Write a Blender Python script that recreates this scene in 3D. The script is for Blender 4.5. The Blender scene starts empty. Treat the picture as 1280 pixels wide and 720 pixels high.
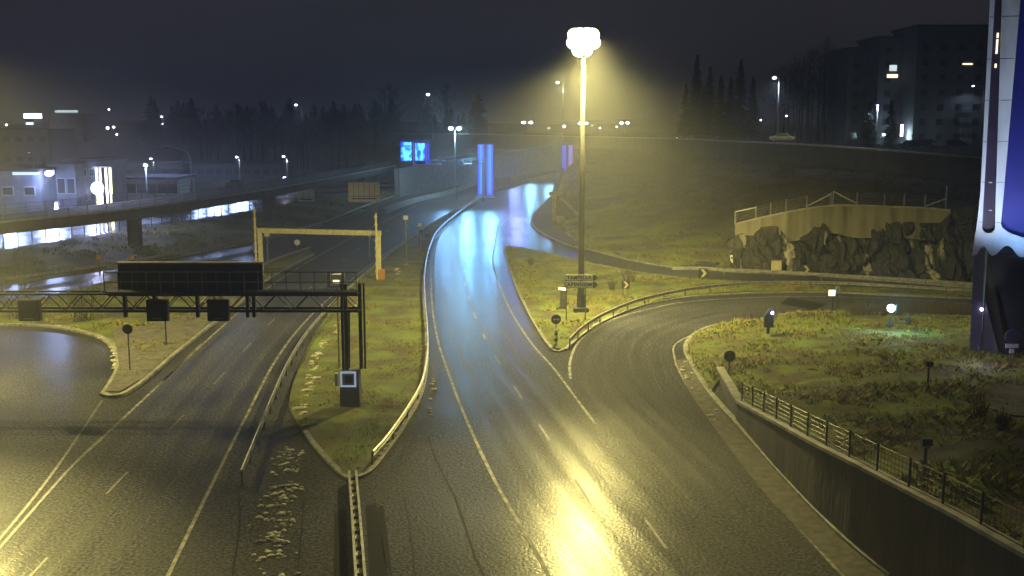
import bpy, bmesh, math, random
import numpy as np
from mathutils import Vector, Matrix, noise
from mathutils.geometry import delaunay_2d_cdt
random.seed(7); rng = np.random.default_rng(7)
R = math.radians
S = bpy.context.scene
COL = S.collection

# ------------------------------------------------------------ camera
H = 16.5; F = 1350.0; PITCH = math.atan(210/F)
cam = bpy.data.cameras.new('camera'); co = bpy.data.objects.new('camera', cam); COL.objects.link(co)
co.location = (0, 0, H); co.rotation_euler = (math.pi/2-PITCH, 0, 0)
cam.sensor_width = 36; cam.lens = 36*F/1280; cam.clip_end = 5000; cam.clip_start = .5
S.camera = co
# ------------------------------------------------------------ night sky, exposure
W = bpy.data.worlds.new('World'); S.world = W; W.use_nodes = True
nt = W.node_tree; bg = nt.nodes['Background']
sky = nt.nodes.new('ShaderNodeTexSky'); sky.sky_type = 'NISHITA'; sky.sun_disc = False
sky.sun_elevation = R(-4); sky.sun_rotation = R(200)
tcw = nt.nodes.new('ShaderNodeTexCoord'); nz = nt.nodes.new('ShaderNodeTexNoise'); nz.inputs['Scale'].default_value = 1.6; nz.inputs['Detail'].default_value = 3
rmp = nt.nodes.new('ShaderNodeValToRGB')
rmp.color_ramp.elements[0].position = .35; rmp.color_ramp.elements[0].color = (.0155, .0142, .0180, 1)
rmp.color_ramp.elements[1].position = .7; rmp.color_ramp.elements[1].color = (.030, .0275, .0315, 1)
nt.links.new(tcw.outputs['Generated'], nz.inputs['Vector']); nt.links.new(nz.outputs['Fac'], rmp.inputs['Fac'])
addc = nt.nodes.new('ShaderNodeMix'); addc.data_type = 'RGBA'; addc.blend_type = 'ADD'; addc.inputs[0].default_value = .02
nt.links.new(rmp.outputs['Color'], addc.inputs[6]); nt.links.new(sky.outputs['Color'], addc.inputs[7])
nt.links.new(addc.outputs[2], bg.inputs['Color']); bg.inputs['Strength'].default_value = 1.0
S.view_settings.view_transform = 'Standard'; S.view_settings.look = 'None'
S.view_settings.exposure = 0.0; S.view_settings.gamma = 1
S.view_settings.use_curve_mapping = False
S.render.engine = 'CYCLES'
try:
    S.cycles.use_light_tree = True; S.cycles.volume_max_steps = 64; S.cycles.volume_bounces = 0
    S.cycles.max_bounces = 6; S.cycles.sample_clamp_indirect = 4
except Exception: pass
MAST_E = 145000; MAST_COL = (1.0, .84, .27); HAZE = .0012; COLD = (.62, .78, 1.0)

# ------------------------------------------------------------ picking points of the place
sp, cp = math.sin(PITCH), math.cos(PITCH)
def ray(px, py):
    u = (px-640)/F; v = (360-py)/F
    return Vector((u, cp+v*sp, -sp+v*cp))
def G(px, py, z=0.0):
    d = ray(px, py); t = (z-H)/d.z
    return Vector((d.x*t, d.y*t, z))
def A(px, py, Y):
    d = ray(px, py); t = Y/d.y
    return Vector((d.x*t, Y, H+d.z*t))

# ------------------------------------------------------------ helpers
def tag(o, label=None, cat=None, group=None, kind=None):
    if label: o['label'] = label
    if cat: o['category'] = cat
    if group: o['group'] = group
    if kind: o['kind'] = kind
    return o
def thing(name, label, cat, loc=(0,0,0), rz=0, group=None):
    o = bpy.data.objects.new(name, None); COL.objects.link(o); o.empty_display_size = .3
    o.location = loc; o.rotation_euler = (0,0,rz)
    return tag(o, label, cat, group)
def copy_tree(o, parent=None):
    c = o.copy(); COL.objects.link(c); c.parent = parent
    for ch in list(o.children): copy_tree(ch, c)
    return c
def dup(o, loc, rz, label, group=None, scale=1):
    c = copy_tree(o); c.location = loc; c.rotation_euler = (0,0,rz); c.scale = (scale,)*3
    c['label'] = label
    if group: c['group'] = group
    return c

class MB:
    def __init__(s): s.v = []; s.f = []; s.uv = None
    def add(s, vs, fs):
        b = len(s.v); s.v += [tuple(v) for v in vs]; s.f += [tuple(i+b for i in f) for f in fs]; return s
    def box(s, c, d, rz=0, rx=0, ry=0, taper=1):
        M = Matrix.Translation(c) @ Matrix.Rotation(rz, 4, 'Z') @ Matrix.Rotation(ry, 4, 'Y') @ Matrix.Rotation(rx, 4, 'X')
        vs = []
        for z in (-.5, .5):
            k = taper if z > 0 else 1
            for x, y in ((-.5,-.5),(.5,-.5),(.5,.5),(-.5,.5)): vs.append(M @ Vector((x*d[0]*k, y*d[1]*k, z*d[2])))
        return s.add(vs, [(0,3,2,1),(4,5,6,7),(0,1,5,4),(1,2,6,5),(2,3,7,6),(3,0,4,7)])
    def bar(s, a, b, w=.05, h=None):
        a, b = Vector(a), Vector(b); h = h or w; d = (b-a)
        if d.length < 1e-5: return s
        q = d.to_track_quat('Y', 'Z'); L = d.length; vs = []
        for y in (0, L):
            for x, z in ((-w/2,-h/2),(w/2,-h/2),(w/2,h/2),(-w/2,h/2)): vs.append(a + q @ Vector((x, y, z)))
        return s.add(vs, [(0,1,2,3),(7,6,5,4),(0,4,5,1),(1,5,6,2),(2,6,7,3),(3,7,4,0)])
    def tube(s, pts, r, n=8, r1=None, cap=True):
        pts = [Vector(p) for p in pts]; m = len(pts); rings = []; b0 = len(s.v); up = None
        for i, p in enumerate(pts):
            d = (pts[min(i+1, m-1)]-pts[max(i-1, 0)]).normalized()
            if up is None: up = d.orthogonal().normalized()
            up = (up - d*up.dot(d)).normalized(); w = d.cross(up)
            rr = r if r1 is None else r+(r1-r)*i/(m-1)
            rings.append([p+(up*math.cos(2*math.pi*k/n)+w*math.sin(2*math.pi*k/n))*rr for k in range(n)])
        vs = [q for rg in rings for q in rg]; fs = []
        for i in range(m-1):
            for k in range(n): fs.append((i*n+k, i*n+(k+1)%n, (i+1)*n+(k+1)%n, (i+1)*n+k))
        if cap: fs += [tuple(range(n-1,-1,-1)), tuple((m-1)*n+k for k in range(n))]
        return s.add(vs, fs)
    def sphere(s, c, r, n=10, sz=1):
        vs = []; fs = []; m = n//2
        for i in range(m+1):
            t = math.pi*i/m
            for k in range(n): vs.append((c[0]+r*math.sin(t)*math.cos(2*math.pi*k/n), c[1]+r*math.sin(t)*math.sin(2*math.pi*k/n), c[2]+r*sz*math.cos(t)))
        for i in range(m):
            for k in range(n): fs.append((i*n+k, (i+1)*n+k, (i+1)*n+(k+1)%n, i*n+(k+1)%n))
        return s.add(vs, fs)
    def prism(s, poly, y0, y1):          # polygon in x,z pulled along y
        n = len(poly); vs = [(x, y0, z) for x, z in poly]+[(x, y1, z) for x, z in poly]
        return s.add(vs, [tuple(range(n)), tuple(range(2*n-1, n-1, -1))]+[(i, i+n, (i+1)%n+n, (i+1)%n) for i in range(n)])
    def build(s, name, mat, parent=None, smooth=False, world=False):
        me = bpy.data.meshes.new(name); vs = s.v
        if world and parent is not None:
            bpy.context.view_layer.update() if False else None
            l = Vector(parent.location); vs = [Vector(v)-l for v in vs]
        me.from_pydata([tuple(v) for v in vs], [], s.f); me.update()
        if not getattr(s, 'keep', False):
            bm = bmesh.new(); bm.from_mesh(me); bmesh.ops.recalc_face_normals(bm, faces=bm.faces); bm.to_mesh(me); bm.free()
        if s.uv:
            uvl = me.uv_layers.new(name='UVMap')
            for p in me.polygons:
                for li in p.loop_indices: uvl.data[li].uv = s.uv[me.loops[li].vertex_index]
        if smooth: me.polygons.foreach_set('use_smooth', [True]*len(me.polygons))
        me.materials.append(mat); o = bpy.data.objects.new(name, me); COL.objects.link(o)
        if parent is not None: o.parent = parent
        return o
def struct(o): o['kind'] = 'structure'; return o

# ------------------------------------------------------------ materials
def mat(name, c1, c2=None, rough=.7, metal=0, scale=3, bump=.1, bscale=None, detail=6, spec=.5, rvar=0, stretch=None, lo=.35, hi=.65):
    m = bpy.data.materials.new(name); m.use_nodes = True; t = m.node_tree; b = t.nodes['Principled BSDF']
    c2 = c2 or tuple(x*.7 for x in c1)
    tc = t.nodes.new('ShaderNodeTexCoord'); mp = t.nodes.new('ShaderNodeMapping')
    if stretch: mp.inputs['Scale'].default_value = stretch
    n = t.nodes.new('ShaderNodeTexNoise'); n.inputs['Scale'].default_value = scale; n.inputs['Detail'].default_value = detail
    r = t.nodes.new('ShaderNodeValToRGB'); e = r.color_ramp.elements
    e[0].position = lo; e[0].color = (*c1, 1); e[1].position = hi; e[1].color = (*c2, 1)
    L = t.links.new
    L(tc.outputs['Object'], mp.inputs['Vector']); L(mp.outputs[0], n.inputs['Vector']); L(n.outputs['Fac'], r.inputs['Fac']); L(r.outputs[0], b.inputs['Base Color'])
    b.inputs['Metallic'].default_value = metal; b.inputs['Roughness'].default_value = rough
    b.inputs['Specular IOR Level'].default_value = spec
    if rvar:
        mr = t.nodes.new('ShaderNodeMapRange'); mr.inputs['To Min'].default_value = rough-rvar; mr.inputs['To Max'].default_value = rough+rvar
        mr.inputs['From Min'].default_value = .3; mr.inputs['From Max'].default_value = .7
        L(n.outputs['Fac'], mr.inputs['Value']); L(mr.outputs[0], b.inputs['Roughness'])
    if bump:
        n2 = t.nodes.new('ShaderNodeTexNoise'); n2.inputs['Scale'].default_value = bscale or scale*6; n2.inputs['Detail'].default_value = 4
        L(mp.outputs[0], n2.inputs['Vector'])
        bp = t.nodes.new('ShaderNodeBump'); bp.inputs['Strength'].default_value = bump; bp.inputs['Distance'].default_value = .1
        L(n2.outputs['Fac'], bp.inputs['Height']); L(bp.outputs[0], b.inputs['Normal'])
    return m
def emit(name, col, st):
    m = bpy.data.materials.new(name); m.use_nodes = True; t = m.node_tree; b = t.nodes['Principled BSDF']
    b.inputs['Base Color'].default_value = (.06, .06, .06, 1); b.inputs['Emission Color'].default_value = (*col, 1); b.inputs['Emission Strength'].default_value = st
    return m
M = dict(
 steel=mat('galvanised_steel', (.34,.34,.33), (.24,.24,.23), .42, .7, 4, .03),
 rail=mat('guardrail_steel', (.40,.39,.36), (.22,.21,.19), .5, .55, 3, .05),
 dark=mat('dark_painted_steel', (.018,.020,.028), (.028,.03,.036), .5, .3, 4, .03),
 grey=mat('grey_painted_steel', (.16,.16,.16), (.11,.11,.115), .5, .4, 4, .03),
 yellow=mat('yellow_paint', (.60,.57,.33), (.42,.40,.24), .5, 0, 3, .04),
 orange=mat('rusty_orange_paint', (.45,.22,.05), (.32,.15,.04), .6, 0, 4, .05),
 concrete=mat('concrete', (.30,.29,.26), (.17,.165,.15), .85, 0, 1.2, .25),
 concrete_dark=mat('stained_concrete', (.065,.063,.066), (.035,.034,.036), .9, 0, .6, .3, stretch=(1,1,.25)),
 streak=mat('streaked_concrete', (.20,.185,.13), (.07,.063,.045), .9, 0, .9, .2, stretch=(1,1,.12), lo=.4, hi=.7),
 kerb=mat('kerb_stone', (.24,.235,.21), (.10,.10,.09), .7, 0, 2.5, .2),
 paint=mat('road_paint', (.25,.245,.23), (.06,.058,.055), .7, 0, 1.6, .1, detail=12, lo=.40, hi=.60, spec=.4),
 earth=mat('bare_earth', (.055,.045,.03), (.03,.025,.017), .95, 0, .6, .5),
 gravel=mat('gravel', (.12,.11,.095), (.05,.047,.04), .95, 0, 2, .6, bscale=14),
 grass=mat('grass_turf', (.105,.145,.018), (.055,.043,.018), .95, 0, .45, .7, bscale=9, detail=8, lo=.36, hi=.6),
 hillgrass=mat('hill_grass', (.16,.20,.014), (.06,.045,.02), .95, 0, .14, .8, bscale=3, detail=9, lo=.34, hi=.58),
 blade=mat('grass_blades', (.17,.21,.02), (.27,.21,.07), .8, 0, .9, 0, lo=.4, hi=.62),
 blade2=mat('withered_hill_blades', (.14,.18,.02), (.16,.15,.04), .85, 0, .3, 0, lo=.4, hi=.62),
 twig=mat('dry_stems', (.05,.038,.02), (.03,.022,.012), .9, 0, 2, 0),
 bark=mat('bark', (.06,.05,.04), (.03,.026,.022), .9, 0, 3, .4),
 birch=mat('pale_bark', (.30,.29,.26), (.06,.055,.05), .8, 0, 2.5, .2, stretch=(1,1,3)),
 needle=mat('conifer_needles', (.022,.04,.018), (.012,.024,.012), .9, 0, 1.5, 0),
 snow=mat('old_snow', (.55,.54,.44), (.20,.19,.14), .85, 0, 4, .5),
 ice=mat('ice_on_rock', (.34,.32,.25), (.09,.085,.07), .5, 0, 2.5, .6, stretch=(1,1,.3)),
 rock=mat('rock_face', (.038,.036,.032), (.008,.0075,.0075), .8, 0, 1.6, 1.0, bscale=5, detail=10, stretch=(1,1,.35)),
 plaster=mat('pale_plaster', (.20,.205,.25), (.13,.135,.17), .9, 0, .5, .1),
 plaster2=mat('grey_plaster', (.085,.085,.095), (.06,.06,.07), .9, 0, .5, .1),
 roof=mat('dark_roof', (.03,.03,.033), (.045,.045,.05), .8, 0, 1, .1),
 glass=mat('dark_window_glass', (.012,.014,.02), (.018,.02,.03), .12, 0, 1, 0),
 white=mat('white_paint', (.74,.74,.73), (.50,.50,.48), .45, 0, .8, .05, detail=10, stretch=(1,1,.3)),
 black=mat('black_paint', (.012,.012,.014), (.02,.02,.02), .5, 0, 4, .02),
 blue=mat('sign_blue', (.02,.04,.28), (.02,.035,.22), .4, 0, 5, 0),
 bluepanel=mat('blue_panel', (.012,.012,.17), (.010,.010,.12), .5, 0, .5, .02),
 slot=mat('purple_black_panel', (.055,.04,.09), (.035,.028,.06), .35, 0, .7, .02),
 leg=mat('bluish_concrete_leg', (.10,.10,.14), (.06,.06,.09), .7, 0, .6, .15),
 backboard=mat('blue_black_sheet', (.016,.018,.034), (.010,.012,.022), .45, .2, .8, .05, stretch=(1,1,.3)),
 signface=mat('sign_grey', (.70,.70,.66), (.6,.6,.56), .5, 0, 3, .02),
 cream=mat('cream_sign_back', (.62,.55,.33), (.5,.44,.27), .6, 0, 2, .05),
 rust=mat('rust_sign', (.42,.20,.08), (.25,.12,.05), .6, 0, 5, .05),
 car_white=mat('white_car_paint', (.32,.32,.34), (.25,.25,.27), .25, 0, 2, 0),
 car_dark=mat('dark_car_paint', (.03,.035,.045), (.02,.024,.03), .25, .2, 2, 0),
 car_red=mat('silver_car_paint', (.25,.26,.28), (.2,.21,.23), .3, .5, 2, 0),
 rubber=mat('rubber', (.015,.015,.015), (.02,.02,.02), .8, 0, 6, .1),
 worn=mat('worn_road_paint', (.045,.043,.042), (.13,.125,.115), .62, 0, 2.6, .1, spec=.28, detail=10, lo=.42, hi=.66),
 mastpole=mat('weathered_mast_steel', (.055,.055,.055), (.04,.04,.042), .6, .2, 3, .03),
 patch=mat('new_asphalt_patch', (.010,.010,.012), (.014,.014,.016), .8, 0, 6, .3, spec=.04),
 crack=mat('tar_joint', (.006,.006,.007), (.010,.010,.010), .7, 0, 6, .2, spec=.04),
 e_mast=emit('mast_light', (1, .90, .50), 5), e_cold=emit('cold_lamp_light', (.80,.82,1), 14),
 e_violet=emit('violet_lamp_light', (.72,.55,1), 9), e_dim=emit('dim_light', (.7,.85,.9), 1.2),
 e_blue=emit('blue_tube', (.012,.02,1), .9), e_cyan=emit('cyan_tube', (.02,.28,1), 1.3), e_warm=emit('warm_window', (1,.84,.55), 2.2),
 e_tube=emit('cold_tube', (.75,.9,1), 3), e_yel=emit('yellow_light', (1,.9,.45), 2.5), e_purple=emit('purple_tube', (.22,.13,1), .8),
 e_frame=emit('white_frame_glow', (.62,.75,1), .42), e_red=emit('red_light', (1,.2,.1), 3),
)
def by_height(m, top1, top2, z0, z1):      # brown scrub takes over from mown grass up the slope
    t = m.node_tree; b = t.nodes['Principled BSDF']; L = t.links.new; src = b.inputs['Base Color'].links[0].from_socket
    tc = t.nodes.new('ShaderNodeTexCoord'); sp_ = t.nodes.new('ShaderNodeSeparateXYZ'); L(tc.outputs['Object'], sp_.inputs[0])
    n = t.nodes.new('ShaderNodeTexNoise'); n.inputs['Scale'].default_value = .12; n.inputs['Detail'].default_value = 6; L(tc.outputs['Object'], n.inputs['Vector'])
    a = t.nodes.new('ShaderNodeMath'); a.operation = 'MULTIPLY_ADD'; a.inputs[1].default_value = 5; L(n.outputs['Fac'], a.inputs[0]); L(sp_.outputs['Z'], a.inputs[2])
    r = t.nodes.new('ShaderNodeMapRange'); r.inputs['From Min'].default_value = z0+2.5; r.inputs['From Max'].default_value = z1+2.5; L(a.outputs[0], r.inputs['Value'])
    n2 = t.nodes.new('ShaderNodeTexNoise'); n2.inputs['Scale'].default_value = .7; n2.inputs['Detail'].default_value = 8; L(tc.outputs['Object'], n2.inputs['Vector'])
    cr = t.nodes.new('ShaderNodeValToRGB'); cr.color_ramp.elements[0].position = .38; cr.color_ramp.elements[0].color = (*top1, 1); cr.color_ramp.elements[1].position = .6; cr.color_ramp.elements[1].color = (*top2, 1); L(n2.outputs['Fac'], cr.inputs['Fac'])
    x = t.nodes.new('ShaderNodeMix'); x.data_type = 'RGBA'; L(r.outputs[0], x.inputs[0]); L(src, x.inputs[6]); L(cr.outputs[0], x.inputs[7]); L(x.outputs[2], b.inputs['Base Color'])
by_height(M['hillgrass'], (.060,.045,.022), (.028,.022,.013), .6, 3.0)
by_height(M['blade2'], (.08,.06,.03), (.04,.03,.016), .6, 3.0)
def asphalt(name, streaks, dry=(.038,.038,.047), rough=.76):
    m = bpy.data.materials.new(name); m.use_nodes = True; t = m.node_tree; b = t.nodes['Principled BSDF']; L = t.links.new
    tc = t.nodes.new('ShaderNodeTexCoord')
    big = t.nodes.new('ShaderNodeTexNoise'); big.inputs['Scale'].default_value = .13; big.inputs['Detail'].default_value = 7
    fine = t.nodes.new('ShaderNodeTexNoise'); fine.inputs['Scale'].default_value = 7; fine.inputs['Detail'].default_value = 5
    mid = t.nodes.new('ShaderNodeTexNoise'); mid.inputs['Scale'].default_value = 2.3; mid.inputs['Detail'].default_value = 4
    for n in (big, fine, mid): L(tc.outputs['Object'], n.inputs['Vector'])
    val = t.nodes.new('ShaderNodeMath'); val.operation = 'MULTIPLY_ADD'; val.inputs[1].default_value = .4; L(mid.outputs['Fac'], val.inputs[0]); L(big.outputs['Fac'], val.inputs[2])
    last = val
    if streaks:
        mp = t.nodes.new('ShaderNodeMapping'); mp.inputs['Scale'].default_value = (2.2, .016, 1); L(tc.outputs['UV'], mp.inputs['Vector'])
        st = t.nodes.new('ShaderNodeTexNoise'); st.inputs['Scale'].default_value = 1; st.inputs['Detail'].default_value = 5; st.inputs['Roughness'].default_value = .6
        L(mp.outputs[0], st.inputs['Vector'])
        sx = t.nodes.new('ShaderNodeSeparateXYZ'); L(tc.outputs['UV'], sx.inputs[0])
        w1 = t.nodes.new('ShaderNodeMath'); w1.operation = 'MULTIPLY'; w1.inputs[1].default_value = 2*math.pi/1.8; L(sx.outputs['X'], w1.inputs[0])
        w2 = t.nodes.new('ShaderNodeMath'); w2.operation = 'COSINE'; L(w1.outputs[0], w2.inputs[0])
        w3 = t.nodes.new('ShaderNodeMath'); w3.operation = 'MULTIPLY_ADD'; w3.inputs[1].default_value = .13; L(w2.outputs[0], w3.inputs[0]); L(val.outputs[0], w3.inputs[2]); val = w3
        a = t.nodes.new('ShaderNodeMath'); a.operation = 'MULTIPLY_ADD'; a.inputs[1].default_value = 1.5; L(st.outputs['Fac'], a.inputs[0]); L(val.outputs[0], a.inputs[2])
        last = t.nodes.new('ShaderNodeMath'); last.operation = 'MULTIPLY'; last.inputs[1].default_value = .5; L(a.outputs[0], last.inputs[0])
    r = t.nodes.new('ShaderNodeValToRGB'); e = r.color_ramp.elements
    e[0].position = .54; e[0].color = (*[x*.42 for x in dry], 1); e[1].position = .93; e[1].color = (*[x*1.45 for x in dry], 1)
    L(last.outputs[0], r.inputs['Fac'])
    mx = t.nodes.new('ShaderNodeMix'); mx.data_type = 'RGBA'; mx.blend_type = 'MULTIPLY'; mx.inputs[0].default_value = .9
    fr = t.nodes.new('ShaderNodeMapRange'); fr.inputs['From Min'].default_value = .40; fr.inputs['From Max'].default_value = .62; fr.inputs['To Min'].default_value = .10; fr.inputs['To Max'].default_value = 2.3
    L(fine.outputs['Fac'], fr.inputs['Value']); L(r.outputs[0], mx.inputs[6]); L(fr.outputs[0], mx.inputs[7]); L(mx.outputs[2], b.inputs['Base Color'])
    rr = t.nodes.new('ShaderNodeMapRange'); rr.inputs['From Min'].default_value = .5; rr.inputs['From Max'].default_value = .95; rr.inputs['To Min'].default_value = rough-.1; rr.inputs['To Max'].default_value = rough+.14
    L(last.outputs[0], rr.inputs['Value']); L(rr.outputs[0], b.inputs['Roughness'])
    bp = t.nodes.new('ShaderNodeBump'); bp.inputs['Strength'].default_value = .9; bp.inputs['Distance'].default_value = .05
    L(fine.outputs['Fac'], bp.inputs['Height']); L(bp.outputs[0], b.inputs['Normal'])
    b.inputs['Specular IOR Level'].default_value = .06
    b.inputs['Coat Weight'].default_value = .30 if rough > .3 else .8; b.inputs['Coat Roughness'].default_value = .25 if rough > .3 else .24; b.inputs['Coat IOR'].default_value = 1.33
    cw = t.nodes.new('ShaderNodeMapRange'); cw.inputs['From Min'].default_value = .55; cw.inputs['From Max'].default_value = .9; cw.inputs['To Min'].default_value = .26; cw.inputs['To Max'].default_value = .10
    L(last.outputs[0], cw.inputs['Value'])
    if rough > .3: L(cw.outputs[0], b.inputs['Coat Weight'])
    bp2 = t.nodes.new('ShaderNodeBump'); bp2.inputs['Strength'].default_value = .35; bp2.inputs['Distance'].default_value = .03; L(fine.outputs['Fac'], bp2.inputs['Height']); L(bp2.outputs[0], b.inputs['Coat Normal'])
    return m
M['asphalt'] = asphalt('damp_asphalt', False); M['lane'] = asphalt('damp_worn_lane_asphalt', True)
M['wet'] = asphalt('wet_yard_asphalt', False, (.04,.04,.043), .29)

# ------------------------------------------------------------ surfaces
def smooth(pts, n=6):
    pts = [Vector(p) for p in pts]; out = []
    for i in range(len(pts)-1):
        p0 = pts[max(i-1,0)]; p1 = pts[i]; p2 = pts[i+1]; p3 = pts[min(i+2, len(pts)-1)]
        for k in range(n):
            t = k/n
            out.append(.5*((2*p1)+(p2-p0)*t+(2*p0-5*p1+4*p2-p3)*t*t+(3*p1-p0-3*p2+p3)*t**3))
    out.append(pts[-1]); return out
def inpoly(x, y, P):
    c = False; j = len(P)-1
    for i in range(len(P)):
        if (P[i][1] > y) != (P[j][1] > y) and x < (P[j][0]-P[i][0])*(y-P[i][1])/(P[j][1]-P[i][1])+P[i][0]: c = not c
        j = i
    return c
def surf(name, poly, zf, step, m, parent=None, skirt=.25, jitter=.3):
    P = []
    for i in range(len(poly)):
        a = Vector(poly[i][:2]); b = Vector(poly[(i+1) % len(poly)][:2]); k = max(1, int((b-a).length/(step*1.5)))
        for q in range(k): P.append(a+(b-a)*q/k)
    xs = [p[0] for p in P]; ys = [p[1] for p in P]; pts = list(P)
    y = min(ys)
    while y < max(ys):
        x = min(xs)
        while x < max(xs):
            q = (x+random.uniform(-jitter,jitter)*step, y+random.uniform(-jitter,jitter)*step)
            if inpoly(q[0], q[1], P): pts.append(Vector(q))
            x += step
        y += step
    n = len(P)
    vo, eo, fo, _, _, _ = delaunay_2d_cdt([Vector(p[:2]) for p in pts], [(i, (i+1) % n) for i in range(n)], [], 1, 1e-5)
    b = MB(); b.add([(v.x, v.y, zf(v.x, v.y)) for v in vo], fo)
    k = len(b.v)                                     # a real edge going down
    sk = [(p.x, p.y, zf(p.x, p.y)) for p in P]
    for i, (x, y, z) in enumerate(sk): b.v += [(x, y, z), (x, y, z-skirt)]
    for i in range(n):
        j = (i+1) % n; b.f.append((k+2*i, k+2*j, k+2*j+1, k+2*i+1))
    o = b.build(name, m, parent, smooth=False)
    for p in o.data.polygons: p.use_smooth = len(p.vertices) == 3
    o['_n'] = len(fo); return o
def nf(x, y, s, a): return noise.noise(Vector((x*s, y*s, 3.3)))*a
def tufts(name, o, count, hmin, hmax, m, label, spread=.25, keep=None):
    me = o.data; tri = [p for p in me.polygons if len(p.vertices) == 3]
    ar = np.array([p.area for p in tri]); ar = ar/ar.sum(); ch = rng.choice(len(tri), count, p=ar)
    vs = []; fs = []
    V = me.vertices
    for c in ch:
        a, b_, d = [V[i].co for i in tri[c].vertices]; u, w = random.random(), random.random()
        if u+w > 1: u, w = 1-u, 1-w
        p = a+(b_-a)*u+(d-a)*w
        dens = noise.noise(Vector((p.x*.25, p.y*.25, 1)))+.5*noise.noise(Vector((p.x*1.1, p.y*1.1, 5)))
        if dens < -.12 and random.random() < .75: continue
        h = random.uniform(hmin, hmax)*(1+dens)
        for q in range(3):
            an = random.uniform(0, 6.28); ln = random.uniform(.5, spread+.9)*h*1.7; wd = h*.17
            dx, dy = math.cos(an), math.sin(an); bx, by = p.x+random.uniform(-spread,spread)*.4, p.y+random.uniform(-spread,spread)*.4
            k = len(vs)
            vs += [(bx-dy*wd, by+dx*wd, p.z-.02), (bx+dy*wd, by-dx*wd, p.z-.02), (bx+dx*ln, by+dy*ln, p.z+h)]
            fs.append((k, k+1, k+2))
    b = MB(); b.v = vs; b.f = fs; b.keep = True
    t = b.build(name, m); tag(t, label, 'grass', None, 'stuff'); return t
def strip(name, L, Rr, m, z, parent=None):           # surface between two edge lines, UV in metres
    n = min(len(L), len(Rr)); b = MB(); b.uv = []; d = 0; K = 6
    for i in range(n):
        if i: d += ((L[i]+Rr[i])/2-(L[i-1]+Rr[i-1])/2).length
        w = (Rr[i]-L[i]).length
        for k in range(K+1):
            p = L[i].lerp(Rr[i], k/K); b.v.append((p.x, p.y, z)); b.uv.append((w*k/K, d))
    for i in range(n-1):
        for k in range(K): b.f.append((i*(K+1)+k, i*(K+1)+k+1, (i+1)*(K+1)+k+1, (i+1)*(K+1)+k))
    return b.build(name, m, parent)
def resample(pts, n):
    pts = [Vector(p) for p in pts]; d = [0]
    for i in range(1, len(pts)): d.append(d[-1]+(pts[i]-pts[i-1]).length)
    out = []; j = 0
    for k in range(n):
        s = d[-1]*k/(n-1)
        while j < len(pts)-2 and d[j+1] < s: j += 1
        out.append(pts[j].lerp(pts[j+1], (s-d[j])/max(1e-6, d[j+1]-d[j])))
    return out
def px(pts, z=0): return [G(x, y, z) for x, y in pts]
def line(b, pts, w, z, dash=None, gap=0, start=0):
    pts = smooth([Vector((p[0], p[1], 0)) for p in pts], 8)
    tot = sum((pts[i+1]-pts[i]).length for i in range(len(pts)-1)); n = max(4, int(tot/.5))
    pts = resample(pts, n); st = tot/(n-1)
    for i in range(n-1):
        if dash and ((i*st+start) % (dash+gap)) > dash: continue
        d = (pts[i+1]-pts[i]).normalized(); q = Vector((-d.y, d.x, 0))*w/2
        b.add([(*(pts[i]-q).xy, z), (*(pts[i]+q).xy, z), (*(pts[i+1]+q).xy, z), (*(pts[i+1]-q).xy, z)], [(3,2,1,0)])
def sweep(b, pts, prof, closed=True):                # profile (offset to the right of travel, height) along a 3D path
    pts = [Vector(p) for p in pts]; m = len(pts); n = len(prof); vs = []
    for i in range(m):
        d = pts[min(i+1, m-1)]-pts[max(i-1, 0)]; d.z = 0; d.normalize(); r = Vector((d.y, -d.x, 0))
        vs += [pts[i]+r*o+Vector((0,0,h)) for o, h in prof]
    fs = []
    for i in range(m-1):
        for k in range(n if closed else n-1): fs.append((i*n+k, i*n+(k+1) % n, (i+1)*n+(k+1) % n, (i+1)*n+k))
    if closed: fs += [tuple(range(n)), tuple((m-1)*n+k for k in range(n-1, -1, -1))]
    return b.add(vs, fs)

# ============================================================ THE GROUND
def plane(name, x0, x1, y0, y1, z, m, n=1):
    b = MB(); b.add([(x0,y0,z),(x1,y0,z),(x1,y1,z),(x0,y1,z)], [(0,1,2,3)]); return struct(b.build(name, m))
plane('ground', -2500, 2500, -300, 3500, -.3, M['earth'])
plane('road', -150, 110, 4, 460, 0, M['asphalt'])

RL = smooth(px([(760,900),(686,720),(620,604),(575,500),(560,465),(547,424),(540,380),(540,345),(545,305),(558,283),(590,260),(640,241),(700,223)]), 8)
RR = smooth(px([(1080,900),(905,720),(800,600),(742,527),(698,472),(662,426),(635,382),(619,340),(616,320),(619,303),(627,284),(655,262),(706,230)]), 8)
RL = [p+Vector((0,0,0)) for p in RL]; RR = [p for p in RR]
n = 110; struct(strip('right_road_lanes', resample(RL, n), resample(RR, n), M['lane'], .004))
LL = smooth(px([(-230,900),(-40,720),(60,622),(155,522),(200,479),(252,430),(300,392),(361,342),(444,295),(520,258),(575,236)]), 8)
LR = smooth(px([(125,900),(210,720),(258,620),(307,522),(345,452),(378,408),(418,368),(480,318),(535,280),(575,250),(605,239)]), 8)
struct(strip('left_road_lanes', resample(LL, n), resample(LR, n), M['lane'], .004))
QL = smooth(px([(713,472),(714,450),(725,425),(750,406),(782,394),(817,385),(860,377),(943,372),(1033,371),(1120,374),(1240,382)]), 8)
QR = smooth(px([(1140,790),(1054,720),(1009,671),(956,615),(926,579),(899,541),(861,486),(842,445),(850,424),(909,403),(1000,390),(1110,390),(1240,400)]), 8)
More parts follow.
